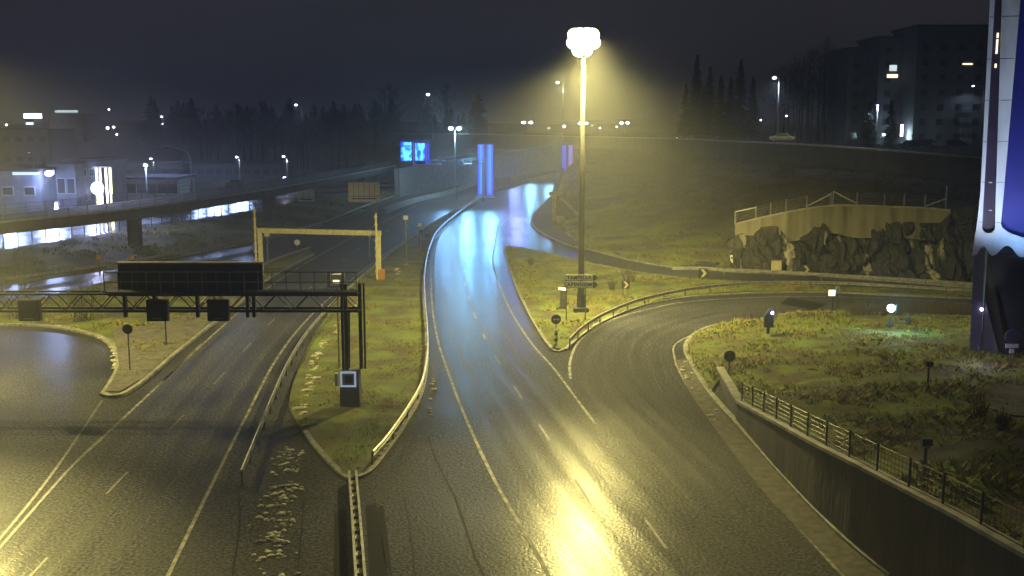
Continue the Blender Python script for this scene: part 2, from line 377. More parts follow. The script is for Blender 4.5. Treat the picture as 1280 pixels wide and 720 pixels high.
# loop ramp: the inner line is followed from further down the road
QL2 = smooth(px([(950,770),(905,700),(850,640),(800,575),(760,530),(722,485),(714,450),(725,425),(750,406),(782,394),(817,385),(860,377),(943,372),(1033,371),(1120,374),(1240,382)]), 8)
struct(strip('loop_ramp_lanes', resample(QL2, n), resample(QR, n), M['lane'], .008))

b = MB()
line(b, px([(760,900),(686,720),(620,604),(581,520),(560,465),(547,424),(540,380),(540,345),(545,305),(558,283),(590,261),(640,242.5),(700,225)]), .16, .014)
line(b, px([(744,530),(715,491),(690,458),(662,426),(635,382),(619,340),(616,322),(619,305),(624,285),(640,268)]), .15, .014)
line(b, px([(607,424),(597,403),(584,368),(580,342),(583,310),(596,285),(640,256)]), .16, .014, 3, 6.2, 1)
line(b, px([(125,900),(210,720),(258,620),(307,522),(345,450),(379,405),(420,366),(482,317),(540,280)]), .16, .014)
line(b, px([(96,577),(155,522),(200,480),(252,430)]), .16, .014)
line(b, px([(204,476),(300,389),(361,342),(444,295),(520,257)]), .16, .014)
line(b, px([(352,390),(362,380),(395,354),(424,330),(470,297),(520,270)]), .14, .014, 3, 8.2, 0)
line(b, px([(713,474),(713,450),(725,425),(750,406),(782,394),(817,385),(860,377),(943,372),(1033,371),(1120,374),(1240,382)]), .17, .014)
line(b, px([(1140,800),(1054,720),(1009,671),(960,620)]), .15, .014)
line(b, px([(955,612),(899,541),(861,486),(843,447),(850,426),(909,405),(1000,390)]), .13, .014)
line(b, px([(-60,374),(60,371),(145,352)]), .16, .014)
struct(b.build('road_markings', M['paint']))
b = MB()
line(b, px([(1000,900),(880,748),(800,640),(744,555)]), .12, .014, 3, 9)
line(b, px([(128,500),(75.5,578),(20,650),(-60,740)]), .15, .014)
line(b, px([(155,522),(95,578),(20,662),(-30,720)]), .15, .017)
line(b, px([(800,740),(735,625),(660,510),(615,440)]), .12, .014, 3, 6)
line(b, px([(20,740),(150,600),(266,482),(321,421),(345,397)]), .12, .014, 3, 7)
struct(b.build('worn_markings', M['worn']))
# cracks, sealed joints and patches in the asphalt
b = MB()
line(b, px([(610,730),(592,690),(570,625),(545,575),(535,545)]), .09, .012)
line(b, px([(520,730),(512,660),(505,625)]), .05, .012)
line(b, px([(0,470),(120,452),(135,440)]), .06, .012)
line(b, px([(0,505),(60,488)]), .05, .012)
line(b, px([(296,605),(300,650),(290,720)]), .06, .012)
line(b, px([(375,625),(400,622),(412,624)]), .06, .012)
line(b, px([(380,625),(372,720)]), .05, .012)
line(b, px([(298,608),(332,621)]), .07, .012)
struct(b.build('asphalt_joints', M['crack']))
b = MB()
for q in ([(418,640),(432,636),(436,725),(417,725)], [(457,632),(470,630),(486,725),(462,725)], [(472,634),(480,634),(490,720),(480,700)], [(985,372),(1035,380),(1020,388),(975,380)]):
    v = px(q); b.add([(p.x, p.y, .0115) for p in v], [(3,2,1,0)])
struct(b.build('asphalt_patches', M['patch']))

def kerb(name, pts, w=.28, h=.13, z=0, m='kerb', closed=False):
    P = [Vector((p[0], p[1], z)) for p in pts]
    b = MB(); sweep(b, P, [(-w/2,-.1),(-w/2,h-.02),(-w/2+.03,h),(w/2-.03,h),(w/2,h-.02),(w/2,-.1)]); return struct(b.build(name, M[m]))

# --- grass islands
i1R = [(440,600),(462,590),(482,566),(510,525),(527,490),(533,455),(533,420),(529,380),(529,345),(536,312),(548,290),(575,268),(604,248)]
i1L = [(600,246),(560,268),(500,312),(446,352),(405,402),(378,450),(362,500),(372,530),(400,565),(428,594)]
i1 = [p.xy for p in smooth(px(i1R), 4)]+[p.xy for p in smooth(px(i1L), 4)]
o = struct(surf('median_grass', [Vector((*p, 0)) for p in i1], lambda x, y: .12+nf(x,y,.8,.05)+nf(x,y,3,.03), 1.0, M['grass']))
tufts('median_grass_tufts', o, 15000, .05, .13, M['blade'], 'short green and straw coloured grass on the median between the two roads')
kerb('kerb_median', smooth(px(i1R[:9]), 5)); kerb('kerb_median_tip', smooth(px([(440,600),(428,594),(400,565),(380,540)]), 5))
i2L = [(690,437),(664,397),(645,358),(634,325),(632,309)]
i2T = [(655,311),(700,321),(741,330.5),(800,341.5),(860,349),(905,352.5),(1000,357.5),(1090,361.5),(1215,367)]
i2B = [(1240,374),(1120,369),(1033,365),(943,366),(860,371),(800,383),(750,403),(722,423),(706,437)]
i2 = [p.xy for p in smooth(px(i2L), 4)]+[p.xy for p in smooth(px(i2T), 4)]+[p.xy for p in smooth(px(i2B), 4)]
zi2 = lambda x, y: .12+nf(x,y,.8,.07)+nf(x,y,3,.04)
o = struct(surf('gore_grass', [Vector((*p, 0)) for p in i2], zi2, 1.0, M['grass']))
tufts('gore_grass_tufts', o, 16000, .06, .18, M['blade'], 'rough yellowish grass on the pointed island around the tall mast')
kerb('kerb_gore', smooth(px([(706,437),(690,437),(664,397),(645,358),(634,325),(632,310),(655,311),(700,321),(741,330.5),(800,341.5),(860,349)]), 5))
kerb('kerb_gore_ramp', smooth(px([(706,438),(722,424),(750,404),(800,384),(860,372),(943,367),(1033,366),(1120,370),(1240,375)]), 5))
# left island
i4 = px([(-140,412),(0,407),(50,408),(95,414),(128,424),(146,440),(148,460),(140,478),(130,494),(150,495),(178,478),(222,440),(262,408),(300,378),(336,348),(392,318),(388,313),(330,330),(240,345),(145,350),(60,373),(-140,382)])
o = struct(surf('junction_island_grass', i4, lambda x, y: .12+nf(x,y,.8,.06), 1.2, M['grass']))
tufts('junction_island_tufts', o, 9000, .06, .2, M['blade'], 'green grass on the left junction island under the gantry')
pv = px([(131,493),(150,493),(178,476),(222,438),(262,406),(300,376),(336,348),(300,352),(262,380),(230,395),(185,410),(140,412),(146,438),(149,460),(141,478)])
struct(surf('island_paving', pv, lambda x, y: .19, 2.5, M['gravel'], skirt=.2))
kerb('kerb_island_round', smooth(px([(-140,412),(0,407),(50,408),(95,414),(128,424),(146,440),(149,460),(141,478),(130,495)]), 5), .5, .16, 0, 'kerb')
kerb('kerb_island_road', smooth(px([(130,496),(150,496),(178,479),(222,441),(262,409),(300,379),(336,349),(392,319)]), 5), .3, .2)
# earth slope beyond the far carriageway with a yard on top
sl_lo = px([(-160,372),(-60,362),(0,357),(145,336),(200,326),(320,304),(400,284),(470,258),(500,247)])
sl_hi = [G(x, y, 1.5) for x, y in [(495,236),(430,243),(320,262),(240,276),(168,287),(90,299),(0,313),(-160,336)]]
sl_poly = sl_lo+sl_hi
def sl_z(x, y):
    def dist(L):
        best = 1e9
        for i in range(len(L)-1):
            a = L[i].xy; c = L[i+1].xy; t = max(0, min(1, (Vector((x,y))-a).dot(c-a)/max(1e-6, (c-a).length_squared))); best = min(best, (a+(c-a)*t-Vector((x,y))).length)
        return best
    a, c = dist(sl_lo), dist(sl_hi); t = a/(a+c+1e-6); return .1+1.45*t*t*(3-2*t)+nf(x,y,.4,.12)
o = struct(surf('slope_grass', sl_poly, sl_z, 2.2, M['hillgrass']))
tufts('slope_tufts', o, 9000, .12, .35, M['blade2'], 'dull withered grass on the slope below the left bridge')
yard = [G(x, y, 1.5).xy for x, y in [(-160,336),(0,313),(90,299),(168,287),(240,276),(320,262),(430,243),(495,236)]]
b = MB(); yp = [(p.x, p.y, 1.5) for p in yard]+[(-30,420,1.5),(-260,420,1.5),(-260,100,1.5)]
b.add(yp, [tuple(range(len(yp)))]); struct(b.build('yard', M['wet']))

# --- the mound behind the retaining wall
wb = [(899,470),(924,529),(971,585),(1020,637),(1065,679),(1116,720),(1180,777)]
wt = [(899,461),(926,504),(974,530),(1025,558),(1071,581),(1124,608),(1189,642)]
WALL = []
for (bx, by), (tx, ty) in zip(wb, wt):
    g = G(bx, by); WALL.append((g.x, g.y, A(tx, ty, g.y).z))
d_ = Vector(WALL[-1])-Vector(WALL[-2])
for k in (1, 2, 3, 4): WALL.append((WALL[-1][0]+d_.x*.9, WALL[-1][1]+d_.y*.9, WALL[-1][2]+.22))
kin = [(888,493),(868,462),(857,436),(872,416),(905,407),(950,400),(1000,393),(1040,390),(1110,395),(1215,399),(1290,402)]
kinw = smooth(px(kin), 5)
mpoly = [Vector(w) for w in WALL[::-1]]
mpoly = [Vector((w[0]+.25, w[1], 0)) for w in WALL[::-1]]+[Vector((p.x, p.y, 0)) for p in kinw]+[Vector((62, 92, 0)), Vector((62, WALL[-1][1], 0))]
ctrl = [(w[0], w[1], w[2]-.25) for w in WALL]+[(p.x, p.y, .14) for p in kinw[::3]]
for q in [(960,450,.9),(1000,500,1.6),(1100,450,1.3),(1100,540,2.6),(1200,600,3.6),(1220,440,1.3),(1280,560,3.4),(1160,480,1.8),(1060,420,.6),(1300,430,1.3)]:
    g = G(q[0], q[1], q[2]); ctrl.append(tuple(g))
CT = np.array(ctrl)
def mz(x, y):
    d = (CT[:,0]-x)**2+(CT[:,1]-y)**2+.05; w = 1/d**1.6; return float((w*CT[:,2]).sum()/w.sum())+nf(x,y,.5,.16)+nf(x,y,1.7,.10)+nf(x,y,5,.04)
MOUND = struct(surf('mound_grass', mpoly, mz, .55, M['grass'], skirt=.6))
tufts('mound_grass_tufts', MOUND, 42000, .08, .26, M['blade'], 'tussocky green and straw grass covering the mound behind the retaining wall', .3)
kerb('kerb_mound', smooth(px([(1116,722),(1065,681),(1020,638),(971,586),(922,531),(888,493),(868,462),(857,434),(874,415),(905,406),(950,401),(1000,392),(1110,393),(1290,401)]), 5), .35, .16)
pp = [G(x, y, 2.2) for x, y in [(1225,478),(1262,470),(1340,476),(1340,530),(1262,516),(1232,500)]]
struct(surf('gravel_path', pp, lambda x, y: mz(x, y)+.07, .6, M['gravel'], skirt=.1))
# shoulder strip
struct(strip('ramp_shoulder', resample(smooth(px([(1060,722),(1009,672),(956,617),(899,543),(861,488),(846,450)]),6),40), resample(smooth(px([(1112,722),(1020,640),(965,583),(918,532),(884,493),(858,450)]),6),40), M['gravel'], .0165))

# --- the hill, its back edge carried by the upper road
U = [A(x, y, Y) for x, y, Y in [(470,167,380),(540,168,374),(620,169,368),(705,171,350),(760,172,320),(850,174.5,258),(900,177,228),(1000,182,196),(1100,189,180),(1230,199,172),(1400,212,168)]]
US = smooth(U, 6)
front = [(703,227,0),(697,240,0),(693,255,0),(694,275,0),(708,292,0),(732,310,0),(765,320,0),(800,328,0),(850,335.5,0),(912,338,0)]
fr = px([(a, b_) for a, b_, _ in front])
back = []
for fx, fY in [(716,338),(722,325),(730,312),(742,300),(756,285),(772,270),(800,255),(835,240),(870,228),(915,215)]:
    back.append(A(fx, 0, fY))
def u_at(x):
    for i in range(len(US)-1):
        if US[i].x <= x <= US[i+1].x: return US[i].lerp(US[i+1], (x-US[i].x)/(US[i+1].x-US[i].x))
    return US[-1]
cols = []
for f_, k in zip(fr, [710,714,722,735,752,775,805,840,872,905]):
    # back point lies on the upper road line at that column
    best = min(US, key=lambda p: abs((p.x/p.y)-(k-640)/F)); cols.append((f_, best))
for x, y in [(930,334),(1000,338),(1069,343),(1140,349),(1216,356),(1330,362)]:
    g = G(x, y); f_ = Vector((g.x, g.y+4.8, 5.2 if x > 940 else 2.5)); best = min(US, key=lambda p: abs((p.x/p.y)-(x-640)/F)); cols.append((f_, best))
FL = smooth([c[0] for c in cols], 8); BL = smooth([c[1] for c in cols], 8); NR = 46
b = MB()
for f_, k in zip(FL, BL):
    for i in range(NR+1):
        t = i/NR; p = f_.lerp(k, t); hb = k.z-3.6; s = t**1.15
        p.z = f_.z+(hb-f_.z)*(s*s*(3-2*s)*.35+s*.65)+nf(p.x,p.y,.12,.7)*min(1,t*4)*min(1,(1-t)*6)+nf(p.x,p.y,.6,.18)
        if i == 0: p.z = f_.z+.1
        b.v.append(tuple(p))
for i in range(len(FL)-1):
    for j in range(NR): b.f.append((i*(NR+1)+j, i*(NR+1)+j+1, (i+1)*(NR+1)+j+1, (i+1)*(NR+1)+j))
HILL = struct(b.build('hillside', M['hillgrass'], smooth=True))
bm = bmesh.new(); bm.from_mesh(HILL.data); bmesh.ops.triangulate(bm, faces=bm.faces)
tmpm = bpy.data.meshes.new('hill_tri'); bm.to_mesh(tmpm); bm.free()
class _O: pass
h_ = _O(); h_.data = tmpm
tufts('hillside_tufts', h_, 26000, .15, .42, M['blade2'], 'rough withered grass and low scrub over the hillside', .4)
bpy.data.meshes.remove(tmpm)
kerb('kerb_hill_road', smooth(fr[4:], 6), .3, .14)
vg = px([(704,231),(694,241),(680,254),(669,265),(664.5,275),(667,284),(684,296),(708,306.5),(734,312.5)])
struct(surf('verge_earth', [p.xy for p in smooth(vg, 4)]+[G(736,308).xy, G(712,296).xy, G(702,280).xy, G(703,262).xy, G(706,243).xy], lambda x, y: .13+nf(x,y,.6,.12), 2.0, M['earth']))
kerb('kerb_verge', smooth(vg, 5), .35, .17)
# upper level ground
b = MB(); up = [(p.x, p.y+.3, p.z-.05) for p in US]+[(420,168,11),(600,1500,14),(-200,1500,14)]
b.add(up, [tuple(range(len(up)))]); struct(b.build('upper_ground', M['asphalt']))
# far hills on the left
b = MB(); nx, ny = 60, 10
for j in range(ny+1):
    for i in range(nx+1):
        x = -420+i*(520/nx); y = 380+j*45
        e = min(1, j/5); b.v.append((x, y, (-.2 if j == 0 else 1+17*e*(.75+.4*noise.noise(Vector((x*.006, y*.006, 0)))))))
for j in range(ny):
    for i in range(nx): b.f.append((j*(nx+1)+i, j*(nx+1)+i+1, (j+1)*(nx+1)+i+1, (j+1)*(nx+1)+i))
struct(b.build('far_hills', M['earth'], smooth=True))

# ============================================================ WALLS, BRIDGES
# retaining wall of the mound with cap
t = thing('retaining_wall', 'dark concrete retaining wall holding the grass mound beside the ramp', 'wall', (WALL[0][0], WALL[0][1], 0))
wb_ = MB(); cb = MB(); P3 = [Vector(w) for w in WALL]
for i in range(len(P3)):
    d = P3[min(i+1,len(P3)-1)]-P3[max(i-1,0)]; d.z = 0; d.normalize(); r = Vector((d.y,-d.x,0))  # right of travel = road side
    for o_, z in ((.15,-.1),(.15,P3[i].z),(-.2,P3[i].z),(-.2,-.1)): wb_.v.append(tuple(Vector((P3[i].x,P3[i].y,0))+r*o_+Vector((0,0,z))))
for i in range(len(P3)-1):
    for k in range(4): wb_.f.append((i*4+k, i*4+(k+1)%4, (i+1)*4+(k+1)%4, (i+1)*4+k))
wb_.f += [(0,1,2,3)]
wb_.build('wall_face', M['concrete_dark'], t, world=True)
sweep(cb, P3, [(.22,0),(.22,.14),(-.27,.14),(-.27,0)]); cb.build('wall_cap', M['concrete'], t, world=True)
# fence on it
ft = thing('wall_fence', 'dark wire fence standing along the top of the mound retaining wall', 'fence', (WALL[1][0], WALL[1][1], WALL[1][2]))
pts = resample([Vector(w)+Vector((.1,0,.14)) for w in WALL[1:]], 17)
rb = MB()
for z in (1.0, .8, .6, .4, .2): rb.tube([p+Vector((.0,0,z)) for p in pts], .013, 5)
for i in range(len(pts)-1):
    for k in range(1, 9):
        q = pts[i].lerp(pts[i+1], k/9); rb.bar(q+Vector((0,0,.1)), q+Vector((0,0,1.0)), .010)
rb.build('wire_mesh', M['dark'], ft, world=True)
for p in pts: MB().box(p+Vector((0,0,.52)), (.07,.07,1.1)).build('post', M['dark'], ft, world=True)

# left bridge
LB = [Vector((-60.5,92,5.9)), A(0,279,111), A(168,261.5,130), A(320,240,158), A(420,222,197), A(500,206.5,253), A(560,197,306), A(610,189,352)]
LBs = smooth(LB, 6)
t = thing('road_bridge', 'long low road bridge over the yard with grey railing on the left', 'bridge', tuple(LB[2]))
b = MB(); sweep(b, LBs, [(0,0),(0,-1.1),(-1.2,-1.35),(-8,-1.35),(-9,-1.1),(-9,0)]); b.build('deck', M['concrete_dark'], t, world=True)
b = MB(); sweep(b, LBs, [(.12,0),(.12,.22),(-.25,.22),(-.25,0)]); b.build('edge_beam', M['concrete'], t, world=True)
b = MB(); rp = resample(LBs, 90)
for z in (.55, .85, 1.15): b.tube([p+Vector((0,0,z)) for p in rp], .035, 5)
for p in rp: b.box(p+Vector((0,0,.7)), (.09,.09,.95))
b.build('railing', M['grey'], t, world=True)
b = MB(); rp2 = [p+Vector((-8.2,2.6,0)) for p in rp]
for z in (.6, 1.1): b.tube([p+Vector((0,0,z)) for p in rp2], .035, 5)
for p in rp2: b.box(p+Vector((0,0,.6)), (.09,.09,1.1))
b.build('far_railing', M['grey'], t, world=True)
for x_, Y_ in [(168,136),(336,169),(-80,112),(452,225)]:
    q = A(x_, 280, Y_); b = MB(); b.box((q.x, q.y, 2.1), (1.4,1.4,5.4)); b.box((q.x, q.y, 4.5), (2.2,2.2,.5)); b.build('pier', M['concrete_dark'], t, world=True)
ab = A(496,230,236); b = MB(); b.box((ab.x+3.0, ab.y+12, 2.3), (1.0,26,4.4), rz=-.18); b.build('abutment', M['concrete'], t, world=True)

# upper road parapet, wall under it
t = thing('overpass_wall', 'long pale topped retaining wall and parapet of the upper road above the hillside', 'wall', tuple(U[6]))
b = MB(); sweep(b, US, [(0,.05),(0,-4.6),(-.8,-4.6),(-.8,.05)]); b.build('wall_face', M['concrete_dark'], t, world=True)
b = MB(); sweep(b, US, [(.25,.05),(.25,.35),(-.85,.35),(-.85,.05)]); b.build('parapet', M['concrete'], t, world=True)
b = MB(); rp = resample(US, 95)
for z in (.75, 1.1): b.tube([p+Vector((0,.3,z)) for p in rp], .03, 5)
for p in rp: b.box(p+Vector((0,.3,.72)), (.07,.07,.85))
b.build('railing', M['grey'], t, world=True)
# underpass back wall
wl = [A(x, y, G(x, yb).y) for x, y, yb in [(497,213,247),(545,205,237),(600,197,227),(650,189,219),(700,181,212.5),(735,177,208)]]
t = thing('underpass_wall', 'pale grey retaining wall closing the far side of the sunken road', 'wall', (wl[0].x, wl[0].y, 0))
b = MB(); sweep(b, [Vector((p.x,p.y,0)) for p in smooth(wl,4)], [(.0,-.2),(0,9),(-.8,9),(-.8,-.2)])
hs = smooth(wl, 4)
for i, v in enumerate(b.v):
    if v[2] > 5: b.v[i] = (v[0], v[1], hs[i//4].z)
b.build('wall_face', M['concrete'], t, world=True)
b = MB()
sweep(b, [Vector((p.x,p.y,p.z)) for p in hs], [(.2,0),(.2,.3),(-.9,.3),(-.9,0)]); b.build('wall_cap', M['concrete'], t, world=True)
# big deck slab crossing beyond
dk = A(600, 172, 372)
t = thing('overpass_deck', 'dark overpass deck crossing above the far end of the underpass', 'bridge', tuple(dk))
b = MB(); sweep(b, [p for p in US[:26]], [(-.85,0),(-.85,-3.4),(-9,-3.4),(-9,0)]); b.build('deck', M['concrete_dark'], t, world=True)
# low barrier between the carriageways
bp_ = smooth(px([(604,246.5),(622,240),(655,229.5),(703,217.5)]), 6)
t = thing('concrete_barrier', 'low pale concrete barrier curving along the far lanes beside the blue pylon', 'barrier', tuple(bp_[0]))
b = MB(); sweep(b, bp_, [(-.35,0),(-.3,.3),(-.12,.95),(.12,.95),(.3,.3),(.35,0)]); b.build('barrier_body', M['concrete'], t, world=True)
b = MB()
for p in resample(bp_, 16): MB().bar(p+Vector((0,0,.95)), p+Vector((0,0,2.6)), .09).build('fence_post', M['grey'], t, world=True)
bp_ = smooth(px([(480,267),(520,252.5),(560,243),(600,229.5)]), 6)
t = thing('concrete_barrier', 'low pale concrete barrier at the foot of the underpass wall', 'barrier', tuple(bp_[0]))
b = MB(); sweep(b, bp_, [(-.35,0),(-.3,.3),(-.12,.95),(.12,.95),(.3,.3),(.35,0)]); b.build('barrier_body', M['concrete'], t, world=True)
# wing wall at the left end of the hill
w0 = [G(703,224), G(695,240), G(690,262), G(689,276)]
t = thing('wing_wall', 'dark wing wall with pale end post where the hill meets the blue lit lanes', 'wall', tuple(w0[-1]))
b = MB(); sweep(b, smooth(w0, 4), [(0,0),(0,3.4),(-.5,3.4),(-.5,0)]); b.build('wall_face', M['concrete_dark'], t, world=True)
g = G(690,277); b = MB(); b.box((g.x+.3, g.y-.3, 2.2), (.7,.7,4.4)); b.box((g.x+.6, g.y, 4.6), (2.2,1.2,.6)); b.build('end_post', M['concrete'], t, world=True)
b = MB(); q0 = Vector((g.x+1.0, g.y, 4.6)); b.bar(q0, q0+Vector((3.2,-4,-3.4)), .5, .4); b.build('sloping_coping', M['concrete'], t, world=True)
g = G(699,279, .3)
b = MB(); b.sphere((0,0,.5), 1.0, 12, .7); b.v = [tuple(Vector(v)*(1+.3*noise.noise(Vector(v)*1.3))) for v in b.v]
o = b.build('boulder', M['concrete'], smooth=False); o.location = g; tag(o, 'pale boulder lying against the end post of the wing wall', 'boulder')

# rock cliff
base = smooth(px([(914,339),(960,341),(1010,343),(1069,347),(1140,352),(1216,358),(1330,364)]), 14)
tops = [(914,303),(953,288),(998,282),(1043,274),(1078,281),(1120,276),(1158,282),(1190,283),(1205,268),(1230,262),(1340,262)]
def top_at(pxx, Y):
    for (x0,y0),(x1,y1) in zip(tops, tops[1:]):
        if x0 <= pxx <= x1: return A(pxx, y0+(y1-y0)*(pxx-x0)/(x1-x0), Y).z
    return A(pxx, tops[0][1] if pxx < 914 else tops[-1][1], Y).z
t = thing('rock_cliff', 'dark blasted rock face with pale ice streaks beside the upper ramp', 'rock face', tuple(base[0]))
NB = 260; bb = resample(base, NB); NV = 44; b = MB()
for i, p in enumerate(bb):
    pxx = 640+F*p.x/(p.y*cp+(H-2)*sp); zt = top_at(pxx, p.y+2)+.3
    for j in range(NV+1):
        s = j/NV; z = zt*s
        d = (noise.ridged_multi_fractal(Vector((p.x*.55, z*.16, 2.0)), 1, 2.1, 5, 1, 2)-1)*.7+noise.noise(Vector((p.x*1.6, z*.7, 7)))*.5+noise.cell(Vector((p.x*.9+noise.noise(Vector((p.x,z,0))), z*.45, 1)))*.5
        wx = p.x+noise.noise(Vector((p.x*.5,z*.5,4)))*.9; dd_, pp_ = noise.voronoi(Vector((wx*.62+z*.12, z*.27, .5))); d2_, pp2 = noise.voronoi(Vector((wx*1.7, z*.55+wx*.3, 3.5)))
        d = noise.cell(pp_[0]*7.7)*1.5-.7*math.exp(-(dd_[1]-dd_[0])*9)+noise.cell(pp2[0]*5.1)*.45-.25*math.exp(-(d2_[1]-d2_[0])*9)+noise.noise(Vector((p.x*3,z*3,1)))*.12
        b.v.append((p.x, p.y+1.3+s*1.7-d*.8*(1-.75*s**5), z-.1))
    b.v.append((p.x, p.y+5.2, zt))
for i in range(NB-1):
    for j in range(NV+1): b.f.append((i*(NV+2)+j, i*(NV+2)+j+1, (i+1)*(NV+2)+j+1, (i+1)*(NV+2)+j))
CL = b; b.build('rock', M['rock'], t, world=True)
def ice(pxa, z0, z1, w, seed):
    b = MB(); i0 = min(range(NB), key=lambda i: abs(640+F*bb[i].x/(bb[i].y*cp+(H-2)*sp)-pxa)); zt = CL.v[i0*(NV+2)+NV][2]
    n_ = 26; rows = []
    for k in range(n_+1):
        s = z0+(z1-z0)*k/n_; j = min(NV, int(s*NV)); ww = w*(.5+.7*abs(noise.noise(Vector((seed+.37, s*6, .3)))))*(1-.6*abs(2*k/n_-1)**3)
        cx = bb[i0].x+noise.noise(Vector((seed+9.3, s*2.2, .5)))*.45
        m_ = []
        for q in range(-3, 4):
            x = cx+ww*q/3; ii = min(range(NB), key=lambda i: abs(bb[i].x-x)); v = CL.v[ii*(NV+2)+j]; m_.append((x, v[1]-.16+.05*abs(q), v[2]))
        rows.append(m_)
    for m_ in rows: b.v += m_
    for k in range(n_):
        for q in range(6): b.f.append((k*7+q, k*7+q+1, (k+1)*7+q+1, (k+1)*7+q))
    b.build('ice_streak', M['ice'], t, smooth=True, world=True)
ice(990, .05, .95, .75, 1); ice(1095, .02, .42, .5, 2); ice(1176, .03, .62, .7, 3); ice(1192, .4, .75, .4, 4); ice(1060, .6, .85, .3, 5)
ice(1035, .55,.78,.3,6); ice(1150,.5,.8,.25,7)
# wall on top of the cliff and its fence
ww = [(919,281,300),(960,271,290),(1007,262,284),(1040,258,276),(1072,258,282),(1115,259.5,281),(1155,261,284),(1188,264,287)]
cwp = []; cwb = []
for x, y, yb in ww:
    g = G(x, 339+(x-914)*.063); q = A(x, y, g.y+3.3); cwp.append(q); cwb.append(A(x, yb+12, g.y+3.3).z)
t = thing('cliff_wall', 'pale streaked concrete wall capping the rock face', 'wall', tuple(cwp[0]))
b = MB(); cs = smooth(cwp, 5); zb = smooth([Vector((0,0,z)) for z in cwb], 5)
sweep(b, cs, [(0,0),(0,-5),(-.6,-5),(-.6,0)])
for i in range(len(cs)):
    for k in (1, 2): v = b.v[i*4+k]; b.v[i*4+k] = (v[0], v[1], zb[i].z-.3)
b.build('wall_face', M['streak'], t, world=True)
b = MB(); sweep(b, cs, [(.1,0),(.1,.18),(-.7,.18),(-.7,0)]); b.build('wall_cap', M['concrete'], t, world=True)
t = thing('cliff_fence', 'light metal railing with braces on the wall above the rock face', 'fence', tuple(cwp[0]))
posts = []
for x in (919,945,963,983,1008.6,1039,1042,1072,1106,1131,1157,1183):
    q = min(resample(cs, 300), key=lambda p: abs(640+F*p.x/(p.y*cp+(H-p.z)*sp)-x)); hh = 2.4 if x == 1183 else (1.35 if x != 1042 else 1.5)
    q = q+Vector((0,.2,.15)); posts.append((q, hh)); MB().box(q+Vector((0,0,hh/2)), (.13,.13,hh)).build('post', M['steel'], t, world=True)
b = MB(); b.bar(posts[0][0]+Vector((0,0,1.3)), posts[1][0]+Vector((0,0,1.2)), .12)
b.build('brace', M['steel'], t, world=True)
for i_, j_, za_, zb_ in ((4,5,.15,1.2),(6,7,1.45,.15),(10,11,.1,1.1)): MB().bar(posts[i_][0]+Vector((0,0,za_)), posts[j_][0]+Vector((0,0,zb_)), .12).build('brace', M['steel'], t, world=True)
b = MB()
for z in (.3,.6,.9,1.2):
    b.tube([p+Vector((0,0,z)) for p, _ in posts], .018, 5)
b.build('wire', M['grey'], t, world=True)
# kerb line and wall at foot of cliff
kerb('kerb_cliff_road', smooth(px([(840,337),(880,337),(914,340),(960,342),(1010,344.5),(1069,348.5),(1140,354),(1216,360),(1330,366)]), 5), .45, .32)

# ============================================================ GUARDRAILS
WP = [(0,.74),(.07,.70),(.07,.66),(0,.60),(0,.57),(.07,.51),(.07,.47),(0,.43),(-.02,.43),(-.02,.74)]
def guardrail(pts, label, side=1, z=.0, step=4.0, name='guardrail', m='rail'):
    P = smooth([Vector((p[0],p[1],z)) for p in pts], 8); L = sum((P[i+1]-P[i]).length for i in range(len(P)-1)); n = min(99, max(3, int(L/step)))
    P = resample(P, n*4); t = thing(name, label, 'guardrail', tuple(P[0]))
    b = MB(); sweep(b, P, [(o*side, h) for o, h in WP]); b.build('beam', M[m], t, world=True)
    for q in resample(P, n): MB().box(q+Vector((0,0,.3)), (.1,.12,.78)).build('post', M['grey'], t, world=True)
    return t
guardrail(px([(303,606),(324,553),(345,500),(362,462),(384,425),(412,392),(446,358),(500,313),(545,281),(590,256)]), 'grey guardrail along the right edge of the left road, beside the median', -1, 0, 3)
guardrail(px([(466,583),(484,562),(511,522),(528,488),(534,453),(534,420),(531,380),(531,345),(538,312),(550,290),(577,267),(606,246)]), 'grey guardrail curving along the left edge of the main wet road', 1, .05, 4)
guardrail(px([(712,436),(728,420),(756,402),(800,384),(860,370.5),(920,364),(978,361.5),(1060,363),(1130,367),(1230,373)]), 'grey guardrail on the gore island curving round the inside of the loop ramp', 1, .1, 3)
guardrail(px([(905,345),(960,347),(1040,352),(1120,357),(1225,364)]), 'grey guardrail between the upper ramp and the loop ramp under the rock face', 1, .1, 4)
guardrail(px([(-100,369),(0,357.5),(145,336),(200,326.5),(320,304),(400,284),(455,262),(492,249)]), 'long grey guardrail along the far side of the distant left carriageway', 1, .05, 4)
guardrail(px([(240,397),(270,375),(312,347),(345,331),(388,316)]), 'short pair of grey guardrails on the narrow island behind the sign board', 1, .1, 3)
guardrail(px([(655,262),(690,287)]), 'short grey guardrail end below the wing wall by the blue lit lanes', -1, 0, 3) if False else None
# striped middle barrier in the foreground
t = thing('lane_divider', 'narrow double rail divider running towards the camera from the median tip', 'barrier', tuple(G(440,603)))
for dx in (-.16, .16):
    P = [p+Vector((dx,0,0)) for p in px([(441,602),(444,640),(447,680),(450,725),(458,830)])]
    b = MB(); sweep(b, P, [(-.05,.0),(-.05,.55),(.05,.55),(.05,0)]); b.build('side_rail', M['rail'], t, world=True)
P = resample(px([(441,602),(444,640),(447,680),(450,725),(458,830)]), 22)
for i, p in enumerate(P[:-1]):
    MB().box((p+P[i+1])/2+Vector((0,0,.2)), (.2, (P[i+1]-p).length*.55, .4)).build('spacer_block', M['yellow'] if i % 2 else M['concrete'], t, world=True)

